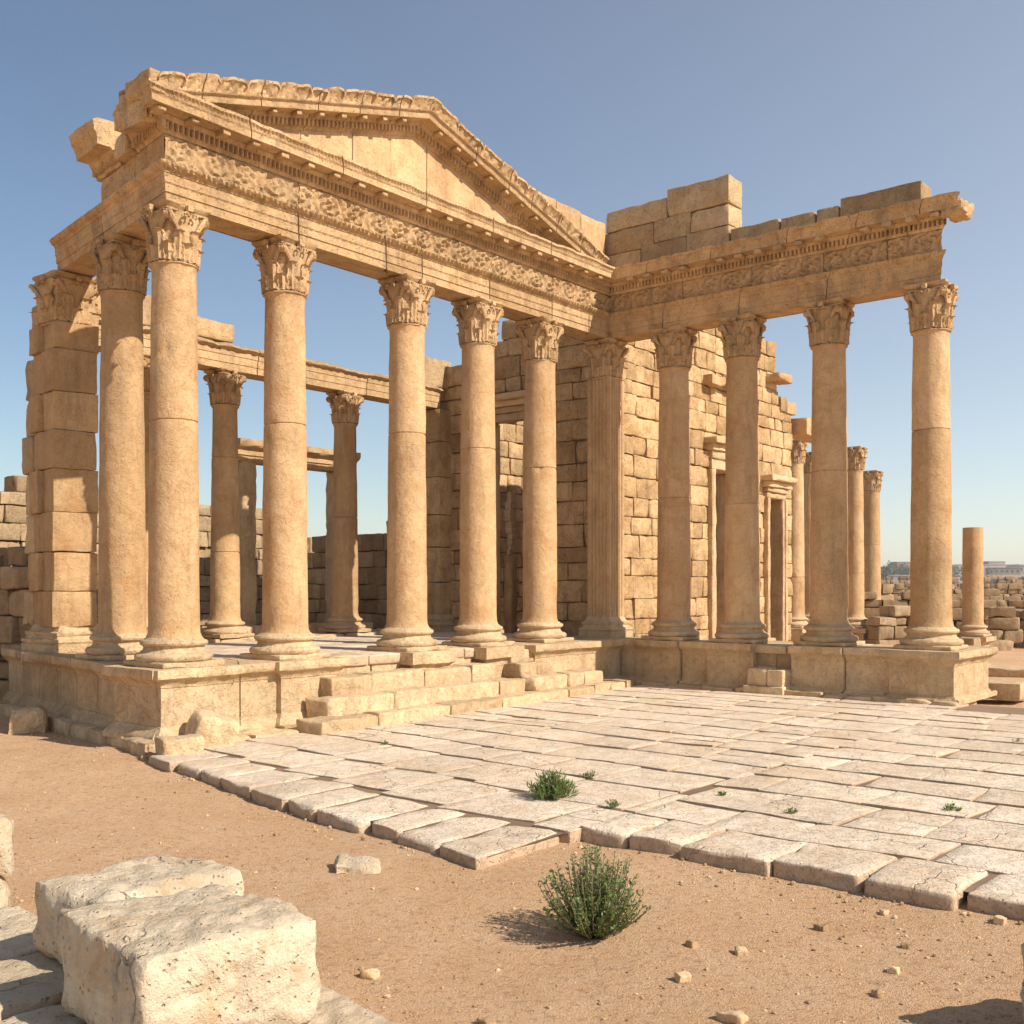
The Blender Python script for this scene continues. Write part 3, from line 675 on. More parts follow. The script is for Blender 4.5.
m = MB(); sweep(m, lambda d: [(uP, -d), (u1-.0, -d)], RAK, band_rake, res=.0155, joints=[.9, 1.6, 2.1, 2.7, 3.3], amp=.009, back=-.2, zshear=lambda s: zlv(uP+s), rag=scal(6)); part('raking_cornice', m, M['carved'], PD)
for k in range(1, 23):
    u = u0+.18+k*.335
    if .75 < u < 6.3 and abs(u-uP) > .1:
        mm = MB(); sgn = sl if u < uP else -sl
        rbox(mm, (u, -.37, float(zlv(np.array([u]))[0])-.285), (.036, .06, .024), r=.012, amp=.005, res=.035, tilt=(0, -math.atan(sgn)), tint=0, wear=1.5); part('modillion', mm, M['carved'], PD)
# tympanum of upright slabs
m = MB(); cuts = [.6, 1.55, 2.35, 3.0, 3.65, 4.6, 5.5, 6.4]; wv = -.19
for a, b in zip(cuts[:-1], cuts[1:]):
    g = .005; us = np.linspace(a+g, b-g, 12); V = []; nn = 8; dep = rnd.uniform(0, .006)
    for t in np.linspace(0, 1, nn):
        for u in us:
            zt = float(zlv(np.array([u]))[0])-.36; z = 6.62+(max(zt, 6.63)-6.62)*t
            V.append((u, wv-dep, z))
    V = np.array(V); V[:, 1] += .004*fbm(V, 4, 3, 2)
    Vb = V+np.array((0, .3, 0)); N = len(V); F = []
    for i in range(nn-1):
        for j in range(11): F.append((i*12+j, i*12+j+1, (i+1)*12+j+1, (i+1)*12+j)); F.append((N+i*12+j, N+(i+1)*12+j, N+(i+1)*12+j+1, N+i*12+j+1))
    for i in range(nn-1): F.append((i*12, (i+1)*12, N+(i+1)*12, N+i*12)); F.append((i*12+11, N+i*12+11, N+(i+1)*12+11, (i+1)*12+11))
    for j in range(11): F.append(((nn-1)*12+j, (nn-1)*12+j+1, N+(nn-1)*12+j+1, N+(nn-1)*12+j))
    m.add(np.vstack([V, Vb]), F, rnd.uniform(-1, 1))
m.add([(.5, .02, 6.6), (6.5, .02, 6.6), (6.5, .0, 6.7), (3.42, .0, 7.5), (.5, .0, 6.7)], [(0, 1, 2, 3, 4)], -.5)
part('tympanum', m, M['shaft'], PD)
# corner block on the left end
m = MB(); rbox(m, (-.50, -.26, 6.78), (.10, .24, .10), r=.03, amp=.012, res=.06, wear=1.2); part('corner_block', m, M['carved'], PD)

# ------------------------------------------------------------------ ATTIC BLOCKS on the right wing and behind the pediment
def ablock(u0_, u1_, w0_, w1_, z0_, z1_, label, mat='attic', tilt=(0, 0), group='weathered blocks on top of the entablatures'):
    m = MB(); c = ((u0_+u1_)/2, (w0_+w1_)/2, (z0_+z1_)/2)
    rbox(m, c, (abs(u1_-u0_)/2-.004, abs(w1_-w0_)/2-.004, (z1_-z0_)/2-.003), r=.018, amp=.008, res=.10, wear=1.3, tilt=tilt)
    return solo('stone_block', m, M[mat], label, 'stone block', (c[0], c[1], z0_), group)
U0, U1 = 7.98, 8.40
T0 = 6.755
ablock(U0, U1, -.72, .0, T0, 7.12, 'dark bottom course block nearest the inner corner on the right wing')
ablock(U0, U1, -1.55, -.72, T0, 7.16, 'bottom course block beneath the middle of the tall stack on the right wing')
ablock(U0, U1, -2.28, -1.55, T0, 7.18, 'bottom course block beneath the right end of the tall stack')
ablock(U0+.02, U1, -.95, -.0, 7.12, 7.50, 'second course block at the left of the tall stack')
ablock(U0+.01, U1, -1.62, -.95, 7.16, 7.52, 'second course block in the middle of the tall stack')
ablock(U0+.0, U1, -2.28, -1.62, 7.18, 7.50, 'second course block at the right of the tall stack')
ablock(U0+.01, U1, -1.2, -.05, 7.50, 7.84, 'top left block of the tall stack over the inner corner')
ablock(U0-.01, U1, -2.28, -1.22, 7.51, 7.93, 'highest block, top right of the tall stack')
ablock(U0, U1, -3.08, -2.30, T0, 7.10, 'low grey block just right of the tall stack')
ablock(U0, U1, -3.62, -3.10, T0, 7.09, 'short grey block second right of the tall stack')
ablock(U0, U1, -3.98, -3.64, T0, 7.10, 'smallest upright grey block in the row over the right wing')
ablock(U0, U1, -5.12, -4.00, T0, 7.17, 'long grey block at the right end of the row over the wing')
for i, (a, b, zt) in enumerate(((5.2, 5.85, 7.34), (5.85, 6.6, 7.66), (6.6, 7.25, 7.64), (7.25, 7.92, 7.63))):
    ablock(a, b, -.1, .35, 7.08, zt, ['leftmost pale block showing behind the right slope of the pediment', 'second pale block behind the right slope of the pediment', 'third pale block behind the right slope of the pediment', 'pale block behind the foot of the pediment slope, next to the tall stack'][i], 'shaft')
    ablock(a, b, -.12, .35, T0, 7.08, ['lower block under the leftmost pale block behind the pediment', 'lower block under the second pale block behind the pediment', 'lower block under the third pale block behind the pediment', 'lower pale block where pediment and wing meet'][i], 'shaft')

# ------------------------------------------------------------------ PILASTER at the inner corner (fluted)
PL = thing('corner_pilaster', 'fluted square corner pilaster where the two colonnades meet', 'pilaster', (8.07, 0, .85), None)
def fluted(mb, cu, cw, hs, z0_, z1_, joints=()):
    pts = []
    def face(a, b, nrm, n=5):
        a = np.array(a); b = np.array(b); L = np.linalg.norm(b-a); t0 = .03/L*1.5
        out = [a]
        for k in range(n):
            s0 = t0+(1-2*t0)*k/n+.012/L; s1 = t0+(1-2*t0)*(k+1)/n-.012/L
            for j in range(7):
                t = j/6; out.append(a+(b-a)*(s0+(s1-s0)*t)-np.array(nrm)*.022*math.sin(PI*t)**.7)
        return out
    h = hs; c = [(-h, -h), (h, -h), (h, h), (-h, h)]; nr = [(0, -1), (1, 0), (0, 1), (-1, 0)]
    for k in range(4): pts += face(c[k], c[(k+1) % 4], nr[k]) if k in (0, 3) else [np.array(c[k])]
    pts = np.array(pts); n = len(pts); zz = sorted([z for z in np.arange(z0_, z1_, .12)]+[z1_]+[j+o for j in joints for o in (-.01, -.004, .004, .01)]); V = []
    for z in zz:
        k = .985 if any(abs(z-j) < .006 for j in joints) else 1
        V.append(np.column_stack([pts*k+np.array((cu, cw)), np.full(n, z)]))
    V = np.array(V).reshape(-1, 3); nz = .006*fbm(V, 5, 3, 3); V[:, 0] += nz; V[:, 1] += nz
    F = [(i*n+j, i*n+(j+1) % n, (i+1)*n+(j+1) % n, (i+1)*n+j) for i in range(len(zz)-1) for j in range(n)]
    F.append(tuple((len(zz)-1)*n+j for j in range(n))); mb.add(V, F, 0.0)
m = MB(); fluted(m, 8.07, 0, .215, 1.16, 5.1, (2.6, 3.75, 4.3)); part('shaft', m, M['shaft'], PL)
PB = [(.10, 0), (.10, .10), (.085, .105), (.10, .13), (.095, .16), (.06, .17), (.05, .20), (.065, .22), (.065, .25), (.03, .265), (.01, .30), (-.01, .34)]
m = MB(); ring_profile(m, (7.85, 8.29, -.22, .22), [(d, .85+z) for d, z in PB]); part('base', m, M['podium'], PL)
cm = capital_mb(.66, .21, 55, .75); cm.v = [v+np.array((8.07, 0, 5.09)) for v in cm.v]; part('capital', cm, M['carved'], PL)

# ------------------------------------------------------------------ PIER on the left flank
e = 3.36*LD; PR = thing('block_pier', 'tall pier of big rough ashlar blocks at the left end of the flank', 'pier', (e[0], e[1], .85))
cu, cw = e; ang = -math.atan2(LD[0], LD[1])
m = MB(); zc = [1.17, 1.62, 2.12, 2.62, 3.17, 3.66, 4.15, 4.68, 5.06]
for k in range(len(zc)-1):
    z0_, z1_ = zc[k], zc[k+1]; off = rnd.uniform(-.006, .006)
    if k % 2: rbox(m, (cu+off, cw-.12, (z0_+z1_)/2), (.28, .20, (z1_-z0_)/2-.002), r=.012, amp=.006, res=.07, rot=ang, wear=1.8); rbox(m, (cu-.02+off, cw+.26, (z0_+z1_)/2), (.27, .17, (z1_-z0_)/2-.006), r=.012, amp=.006, res=.07, rot=ang, wear=1.8)
    else: rbox(m, (cu+off, cw+.02, (z0_+z1_)/2), (.28, .36, (z1_-z0_)/2-.002), r=.012, amp=.006, res=.07, rot=ang, wear=1.8)
part('shaft', m, M['shaft'], PR)
m = MB()
for k in range(len(zc)-1): rbox(m, (cu+.08+rnd.uniform(-.03, .03), cw+.62+rnd.uniform(-.06, .06)-(.1 if k > 5 else 0), (zc[k]+zc[k+1])/2), (.22, .20, (zc[k+1]-zc[k])/2-.006), r=.03, amp=.02, res=.09, rot=ang)
rbox(m, (cu+.05, cw+.48, 5.25), (.2, .16, .19), r=.03, amp=.012, res=.09, rot=ang)
part('backing', m, M['attic'], PR, 'rough broken backing blocks behind the pier')
m = MB(); ring_profile(m, (cu-.26, cu+.26, cw-.32, cw+.36), [(d, .85+z) for d, z in PB], amp=.012); part('base', m, M['podium'], PR)
cm = capital_mb(.68, .255, 77, .85); cm.v = [v+np.array((cu, cw, 5.06)) for v in cm.v]; part('capital', cm, M['carved'], PR)

# ------------------------------------------------------------------ WALLS of ashlar
def wall(name, label, cat, origin, along, z0_, topf, thick, hr=(.26, .42), lr=(.35, .85), openings=(), mat='wall', r=.020, amp=.014, seed=1, res=.10, length=None, gap=.010, group=None, erode=.0, mis=.012):
    """along: 'u' (faces -w) or 'w' (faces -u); origin (u,w) of the near end; topf(s)->top z; openings (s0,s1,zlo,zhi)"""
    R = random.Random(seed); mb = MB(); z = z0_; zmax = max(topf(s) for s in np.linspace(0, length, 60)); core = MB()
    while z < zmax-.05:
        h = R.uniform(*hr); h = min(h, zmax-z) if zmax-z < h*1.4 else h; zm = z+h/2
        s = -R.uniform(0, .0)
        cuts = [0.0]
        while cuts[-1] < length: cuts.append(cuts[-1]+R.uniform(*lr)*(.7+.6*(h/.35-.5)))
        cuts = [c for c in cuts if c < length-.12]+[length]
        if len(cuts) > 2: cuts[1] *= R.uniform(.5, 1.0)
        for (a, b, lo, hi) in openings:
            if lo-.01 < zm < hi+.01: cuts = sorted([c for c in cuts if not (a-.1 < c < b+.1)]+[a, b])
        for a, b in zip(cuts[:-1], cuts[1:]):
            sm = (a+b)/2
            if any(o[0]-.01 < sm < o[1]+.01 and o[2] < zm < o[3] for o in openings): continue
            if zm > topf(sm): continue
            off = R.uniform(-mis, mis)-(erode*R.random() if R.random() < .25 else 0); L2 = (b-a)/2-gap/2; H2 = h/2-gap/2
            T2 = thick/2+off
            cc = (origin[0]+sm, origin[1]+thick/2, zm) if along == 'u' else (origin[0]+thick/2, origin[1]+sm, zm)
            sz = (L2, T2, H2) if along == 'u' else (T2, L2, H2)
            rbox(mb, cc, sz, r=r, amp=amp, res=res, tint=R.uniform(-1, 1), wear=1.6)
            k = .04+erode+mis; sz2 = (L2+gap*.4, thick/2-k, H2+gap*.4) if along == 'u' else (thick/2-k, L2+gap*.4, H2+gap*.4)
            V = [(cc[0]+x*sz2[0], cc[1]+y*sz2[1], cc[2]+q*sz2[2]) for x in (-1, 1) for y in (-1, 1) for q in (-1, 1)]
            mb.add(V, [(0, 1, 3, 2), (4, 6, 7, 5), (0, 4, 5, 1), (2, 3, 7, 6), (0, 2, 6, 4), (1, 5, 7, 3)], -2.2)
        z += h
    t = thing(name, label, cat, (origin[0], origin[1], z0_), group); part('masonry', mb, M[mat], t); return t
def topC(s): # cella front wall going back from the corner
    return 6.55 if s < 2.55 else (6.3 if s < 3.1 else (5.95 if s < 3.75 else 5.55))
CW = wall('cella_wall', 'tall shaded ashlar wall with a doorway behind the pedimented portico', 'wall', (8.32, .22), 'w', .80, topC, .30, seed=21, length=4.15, openings=[(1.56, 2.52, .7, 4.75)])
def topS(s):
    return 6.75 if s < 5.75 else 5.32
SW = wall('cella_wall', 'long sunlit ashlar side wall with two doorways behind the right wing', 'wall', (8.34, -.16), 'u', .25, topS, .5, seed=8, hr=(.24, .4), lr=(.3, .7), length=6.42, openings=[(2.90, 4.05, .2, 4.0), (5.18, 5.95, .2, 3.55)], erode=.02)
# door frames
def frame(t, along, fixed, a, b, zlo, zhi, jw=.16, proj=.06, lint=.26, crown=True, dp=.42):
    """jambs and lintel; `fixed` is the wall face coordinate"""
    def bx(s0, s1, z0_, z1_, p0, p1, name, r=.015):
        m = MB(); c = ((s0+s1)/2, (p0+p1)/2); sz = (abs(s1-s0)/2, abs(p1-p0)/2)
        if along == 'u': rbox(m, (c[0], c[1], (z0_+z1_)/2), (sz[0], sz[1], (z1_-z0_)/2), r=r, amp=.006, res=.08, wear=1.3)
        else: rbox(m, (c[1], c[0], (z0_+z1_)/2), (sz[1], sz[0], (z1_-z0_)/2), r=r, amp=.006, res=.08, wear=1.3)
        return m
    f0, f1 = fixed-proj, fixed+dp
    fr = part('door_frame', bx(a-jw, a, zlo, zhi, f0, f1, ''), M['podium'], t)
    def sub(nm, mb): zdrop(mb); o = mk(nm, mb, M['podium'], fr, tuple(t['_o'])); return o
    sub('jamb', bx(b, b+jw, zlo, zhi, f0, f1, '')); sub('jamb', bx(a-jw-.05, a-jw+.03, zlo, zhi, f0-.03, f0+.1, '')); sub('jamb', bx(b+jw-.03, b+jw+.05, zlo, zhi, f0-.03, f0+.1, ''))
    sub('lintel', bx(a-jw-.02, b+jw+.02, zhi+.003, zhi+lint*.55, f0, f1, '')); sub('lintel', bx(a-jw-.06, b+jw+.06, zhi+lint*.55+.003, zhi+lint, f0-.04, f1, ''))
    if crown:
        sub('door_cornice', bx(a-jw-.12, b+jw+.12, zhi+lint+.003, zhi+lint+.12, f0-.09, fixed+.2, '')); sub('door_cornice', bx(a-jw-.20, b+jw+.20, zhi+lint+.12, zhi+lint+.24, f0-.2, fixed+.2, '', r=.05))
frame(CW, 'w', 8.32, .22+1.56+.12, .22+2.52-.12, .8, 4.62, jw=.12, dp=.2)
frame(SW, 'u', -.16, 8.34+2.90+.14, 8.34+4.05-.14, .25, 3.85, jw=.16, lint=.34)
frame(SW, 'u', -.16, 8.34+5.18+.1, 8.34+5.95-.1, .25, 3.45, jw=.12, lint=.22)
# projecting cornice fragments high on the side wall
for i, (a, b, z, pr_) in enumerate(((11.0, 11.5, 5.55, .10), (11.5, 12.1, 5.62, .14), (12.15, 12.7, 5.52, .12), (13.55, 14.15, 5.98, .22))):
    m = MB(); rbox(m, ((a+b)/2, -.16-pr_/2, z), ((b-a)/2, pr_/2+.08, .09), r=.04, amp=.03, res=.06, wear=1.8); part('cornice_fragment', m, M['carved'], SW)
# cella interior: inner wall seen through the doors
wall('inner_wall', 'rear long wall of the roofless cella glimpsed through the doorway', 'wall', (8.85, 3.9), 'u', .8, lambda s: 5.2-.3*math.sin(s*2), .45, seed=5, length=6.0)
wall('end_wall', 'far end wall of the roofless cella seen through the side doors', 'wall', (14.2, .4), 'w', .3, lambda s: 4.6, .45, seed=6, length=3.4)
# torn masonry edge inside the doorway; its pale colour stands in for sunlight
m = MB(); z = 2.25
while z < 3.35:
    h = rnd.uniform(.07, .14); rbox(m, (8.62, 2.47+.03*math.sin(z*7), z+h/2), (.07, .035+.045*math.sin((z-2.25)*2.8), h/2+.004), r=.015, amp=.012, res=.03); z += h
o = solo('sunlit_wall_edge', m, M['paving'], 'thin jagged masonry edge in the cella doorway, coloured pale as if sunlit', 'stone fragment', (8.62, 2.47, 2.2))
m = MB(); rbox(m, (8.64, 2.47, 1.54), (.1, .09, .72), r=.03, amp=.02, res=.1); part2 = mk('lower_stone', m, M['wall'], o, (8.62, 2.47, 2.2))
# engaged pilaster where the rear row meets the cella wall
PW = thing('wall_pilaster', 'plain pilaster against the shaded cella wall at the end of the rear row', 'pilaster', (8.2, 3.92, .8))
m = MB(); z = 1.15
for zz in (1.75, 2.4, 3.0, 3.7, 4.35, 4.98): rbox(m, (8.2, 3.92, (z+zz)/2), (.2, .26, (zz-z)/2-.004), r=.014, amp=.005, res=.12); z = zz
part('shaft', m, M['wall'], PW)
m = MB(); ring_profile(m, (8.0, 8.4, 3.66, 4.18), [(d, .83+z) for d, z in PB]); part('base', m, M['podium'], PW)
# rear row beam
RB = thing('entablature', 'lower sunlit architrave carried by the slim rear row columns', 'architrave', (4, 3.92, 5.0))
ARC2 = [(.0, .01), (.18, .0), (.185, .11), (.195, .115), (.2, .24), (.21, .245), (.215, .33), (.24, .345), (.27, .37), (.275, .40), (.25, .43), (.22, .46)]
m = MB(); sweep(m, lambda d: [(1.0, 3.92-d), (8.1, 3.92-d)], [(d, z+5.0) for d, z in ARC2], lambda d, z, s: np.zeros_like(s)+(.012*np.sin(s*40) if z > 5.34 else 0), res=.05, joints=[1.5, 2.95, 5.25, 6.2], amp=.008, back=-.2, rag=lambda d, z, s: (z > 5.38)*(.025*np.clip(fbm(np.column_stack([s, s*0, s*0]), 2.5, 3, 5), -1, .5)-.02))
part('architrave', m, M['carved'], RB)
for i, (a, b, z1_) in enumerate(((1.0, 1.5, 5.95), (1.5, 2.1, 5.90), (2.1, 2.75, 5.78), (2.75, 3.52, 5.76))):
    ablock(a, b, 3.72, 4.1, 5.46, z1_, ['leftmost frieze block left standing on the rear row beam', 'second frieze block on the rear row beam', 'third frieze block on the rear row beam', 'rightmost frieze block left standing on the rear row beam'][i], 'carved', group='frieze blocks on the rear row beam')
ablock(7.72, 8.45, 3.75, 4.25, 5.44, 5.98, 'pale square block on the rear beam against the cella wall', 'attic', group=None)
# small doorway frame behind the rear row
def lintel_frame():
    t = thing('door_frame', 'freestanding stone door frame with moulded lintel behind the rear row', 'door frame', (5.0, 6.0, .8))
    uA = at_px(243, 19.6); uB = at_px(337, 22.2)
    w = 6.0
    # line w = 6: find u for the two pixels
    def uu(px): k = (px-512)/1083; return (k*(OX[1]+w*.633)-(OX[0]-w*.774))/(.633-.774*k)
    a, b = uu(243), uu(338)
    m = MB(); rbox(m, (a, w, 2.35), (.15, .2, 1.55), r=.03, amp=.02, res=.1); part('jamb', m, M['podium'], t)
    m = MB(); rbox(m, (b, w, 2.35), (.15, .2, 1.55), r=.03, amp=.02, res=.1); part('jamb', m, M['podium'], t)
    m = MB(); sweep(m, lambda d: [(a-.3, w-d), (b+.3, w-d)], [(0, 3.91), (.18, 3.9), (.185, 4.0), (.21, 4.01), (.215, 4.1), (.28, 4.14), (.32, 4.18), (.33, 4.28)], None, res=.08, joints=[1.2], amp=.01, back=-.2); part('lintel', m, M['carved'], t)
lintel_frame()
# outer walls
wall('precinct_wall', 'low shaded ruined wall continuing beyond the cella behind the rear row', 'wall', (8.45, 4.6), 'w', .3, lambda s: 2.75+.12*math.sin(s*5)-.05*s+(.12 if s < .7 else 0), .45, seed=31, length=4.0, mat='ruin', erode=.05, r=.02)
wall('precinct_wall', 'long sunlit rear precinct wall with broken top at far left', 'wall', (-3.5, 8.6), 'u', .1, lambda s: 3.38+.14*math.sin(s*3.1)+.1*math.sin(s*7.3)-(0 if s < 11.6 else (s-11.6)*1.3), .5, seed=32, length=12.2, mat='ruin', erode=.06, r=.02, hr=(.22, .34), lr=(.3, .7))
wall('side_wall', 'shaded rough wall adjoining the block pier at the left edge', 'wall', (.95, 4.15), 'w', -.05, lambda s: 2.35 if s < .5 else 2.1+.1*math.sin(s*5), .45, seed=33, length=3.8, mat='ruin', erode=.08, r=.03, amp=.02)
m = MB()
# entablature stub over the distant column
q0 = at_px(795, 27.9); ablock(14.85, 16.6, -.45, .1, 4.86, 5.28, 'moulded beam stub between the end of the sunlit wall and the distant column', 'carved', group=None)
ablock(14.15, 14.45, -.2, .35, 5.34, 5.68, 'dark block standing on the stepped end of the sunlit wall', 'attic', group=None)
ablock(14.46, 14.9, -.19, .3, 5.34, 5.62, 'pale block beside the dark one on the end of the sunlit wall', 'shaft', group=None)

# ------------------------------------------------------------------ PODIUM
PODP = [(.46, .12), (.46, .17), (.445, .19), (.43, .21), (.40, .235), (.385, .27), (.37, .275), (.37, .66), (.38, .665), (.385, .69), (.405, .71), (.43, .735), (.46, .755), (.465, .76), (.47, .80), (.465, .85)]
PT = thing('podium', 'moulded stone podium under the left corner of the portico', 'podium', (0, 0, 0))
def nodesPL(d):
    e = 4.5*LD+d*LN; return [(e[0], e[1]), (-1.192*d, -d), (1.98, -d)]
def podband(d, z, s): return np.zeros_like(s)
m = MB(); sweep(m, nodesPL, PODP, podband, res=.05, joints=[.6, 1.25, 1.9, 2.55, 3.2, 3.75, 4.3, 5.3, 5.75, 6.4], amp=.007, back=-.3, wear=1.6); part('plinth_wall', m, M['podium'], PT)
PEDP = [(d-.37+.05, z+(.002 if z > .8 else 0)) for d, z in PODP]
for (cu_, cw_) in ((0, 0), (1.475, 0)):
    m = MB(); h = .36 if cu_ == 0 else .36; ring_profile(m, (cu_-h-(.03 if cu_ == 0 else 0), cu_+h, cw_-h-.03, cw_+h), PEDP, amp=.008, res=.07); part('pedestal', m, M['podium'], PT)
# rough base course
def course(pts, z0_, z1_, dep, t, name='base_course', mat='podium', lr=(.4, .75), seed=1, r=.035, jig=.03):
    R = random.Random(seed); m = MB()
    for (a, b) in zip(pts[:-1], pts[1:]):
        a = np.array(a, float); b = np.array(b, float); L = np.linalg.norm(b-a); dv = (b-a)/L; s = 0
        while s < L-.1:
            l = min(R.uniform(*lr), L-s); l = L-s if L-s-l < .2 else l; c = a+dv*(s+l/2); off = R.uniform(-jig, jig); nrm = np.array((dv[1], -dv[0]))
            c = c-nrm*(dep/2-off); rbox(m, (c[0], c[1], (z0_+z1_)/2+R.uniform(-.012, .012)), (l/2-.006, dep/2, (z1_-z0_)/2), r=r, amp=.014, res=.08, rot=math.atan2(dv[1], dv[0]), wear=1.3); s += l
    return part(name, m, M[mat], t)
e = 4.6*LD+.60*LN
course([(e[0], e[1]), (-1.192*.58, -.58), (.9, -.66)], -.06, .15, .34, PT, seed=3)
course([(-.2, -.80), (1.25, -.84)], -.03, .13, .34, PT, seed=5)
course([(.95, -.62), (1.95, -.62)], .02, .16, .3, PT, seed=6)
# podium between last front columns and inner corner, and B podium
PT2 = thing('podium', 'stepped podium block between the stair and the inner corner', 'podium', (6.9, 0, 0))
m = MB(); ring_profile(m, (5.52, 7.7, -.52, .1), [(d-.37, z) for d, z in PODP], amp=.012, res=.06); part('plinth_wall', m, M['podium'], PT2)
course([(4.98, -1.22), (7.25, -1.10)], .02, .265, .5, PT2, seed=13, name='step', lr=(.4, .7), jig=.015)
course([(4.92, -.98), (6.7, -.90)], .24, .445, .5, PT2, seed=12, name='step', lr=(.35, .6), jig=.015)
course([(4.90, -.76), (5.6, -.76)], .42, .62, .7, PT2, seed=14, name='step', lr=(.35, .6), jig=.01)
course([(5.0, -.52), (5.7, -.52)], .60, .80, .6, PT2, seed=15, name='step', lr=(.35, .6), jig=.01)
PT3 = thing('podium', 'shaded moulded podium under the right wing colonnade', 'podium', (8.07, -2.8, 0))
PB3 = [(d-.05 if d > .3 else d, z+(.06 if z < .2 else 0)) for d, z in PODP]
for q_, (a_, b_, ex_) in enumerate(((.33, .80, -.02), (.80, 1.60, .045), (1.60, 2.06, -.01), (2.06, 2.82, .05), (3.40, 4.17, .055), (4.17, 4.83, 0))):
    m = MB(); sweep(m, lambda d, a_=a_, b_=b_, ex_=ex_: [(8.07-d-(ex_ if d > 0 else 0), -a_-.006), (8.07-d-(ex_ if d > 0 else 0), -b_+.006)], PB3, None, res=.04, joints=[], amp=.010, back=-.3, wear=2.4); part('pedestal' if ex_ > .02 else 'plinth_wall', m, M['podium'], PT3)
m = MB(); ring_profile(m, (8.07-.37-.05, 9.05, -5.60, -4.87), [(d, z+(.06 if z < .2 else 0)) for d, z in PEDP], amp=.012, res=.06); part('pedestal', m, M['podium'], PT3)
m = MB()
for a_, b_ in ((.3, 1.2), (1.2, 2.0), (2.0, 3.1), (3.1, 4.0), (4.0, 5.2)): rbox(m, (8.25, -(a_+b_)/2, .42), (.40, (b_-a_)/2, .36), r=.02, amp=.004, res=.15)
part('core', m, M['podium'], PT3)
m = MB(); sweep(m, lambda d: [(8.07-d, -2.84), (8.07-d, -3.42)], [(.12, .1), (.12, .62), (.16, .65), (.16, .80)], None, res=.05, joints=[.28], amp=.012, back=-.25, wear=2.0); part('recessed_wall', m, M['podium'], PT3)
course([(7.44, -.5), (7.42, -5.75)], .05, .225, .3, PT3, seed=17, lr=(.3, .8), jig=.04)
m = MB(); rbox(m, (7.66, -3.0, .40), (.22, .15, .13), r=.025, amp=.01, res=.06); rbox(m, (7.64, -3.28, .39), (.22, .12, .12), r=.03, amp=.01, res=.06); rbox(m, (7.60, -3.12, .20), (.22, .30, .08), r=.02, amp=.01, res=.07)
part('step', m, M['podium'], PT3)
# floor of the portico and of the wing
m = MB(); 
def floorslabs(mb, u0_, u1_, w0_, w1_, z, seed, lr=(.6, 1.1)):
    R = random.Random(seed); u = u0_
    while u < u1_-.05:
        du = min(R.uniform(*lr), u1_-u); w = w0_
        while w < w1_-.05:
            dw = min(R.uniform(*lr), w1_-w); rbox(mb, (u+du/2, w+dw/2, z-.06+R.uniform(-.004, .004)), (du/2-.006, dw/2-.006, .06), r=.015, amp=.004, res=.2); w += dw
        u += du
floorslabs(m, .12, 8.3, -.30, 3.6, .842, 4); floorslabs(m, 1.0, 8.3, 3.6, 8.5, .80, 5)
solo('portico_floor', m, M['paving'], 'raised portico floor of pale flagstones between the column rows', 'floor', (4, 2, .7), kind='structure')
m = MB(); m.add([(.12, -.1, .70), (8.3, -.1, .70), (8.3, 8.5, .70), (1.3, 8.5, .70), (.5, 3, .70)], [(0, 1, 2, 3, 4)]); floorslabs(m, 7.75, 9.05, -5.5, -.35, .835, 6, (.5, .9))
m.add([(7.9, -5.4, .70), (9.0, -5.4, .70), (9.0, -.3, .70), (7.9, -.3, .70)], [(0, 1, 2, 3)])
solo('wing_floor', m, M['podium'], 'raised flagstone floor under the right wing', 'floor', (8.4, -2.8, .7), kind='structure')
# low course under the rear row
RR = thing('stylobate', 'low course of blocks under the rear row of columns', 'kerb', (5, 3.92, .8))
course([(1.6, 3.60), (8.0, 3.60)], .70, .895, .62, RR, name='block_course', seed=22, lr=(.35, .8))
course([(2.2, 5.35), (8.0, 5.35)], .72, .98, .4, RR, name='block_course', seed=23, lr=(.35, .7))

# ------------------------------------------------------------------ STEPS
SG = 'steps of the portico stair'
STR = thing('stone_steps', 'flight of pale worn stone steps rising to the portico between the pedestals', 'steps', (3.2, -.8, .1))
def stepline(ua, ub, vf, z0_, z1_, dep, seed, lr=(.6, 1.25)):
    course([(ua, -vf), (ub, -vf)], z0_, z1_, dep, STR, name='step', seed=seed, lr=lr, r=.030, jig=.006)
stepline(1.00, 5.10, 1.19, .0, .255, .42, 41)
stepline(1.35, 4.85, .91, .10, .445, .42, 42)
stepline(1.62, 4.55, .64, .28, .645, .42, 43)
stepline(1.90, 5.0, .26, .30, .845, .42, 44, (.5, 1.0))
# separate pedestals on the stair for the third and fourth columns
for i, (u, lb) in enumerate(((3.479, 'square pedestal block on the stair under the third front column'), (4.889, 'square pedestal block on the stair under the fourth front column'), (6.312, 'pedestal at the podium end under the fifth front column'))):
    m = MB(); ring_profile(m, (u-.34, u+.34, -.44, .36), [(.0, .40), (.0, .66), (.03, .68), (.07, .70), (.07, .853)], amp=.012, res=.07); solo('pedestal_block', m, M['podium'], lb, 'pedestal', (u, 0, .48), 'pedestals along the stair')

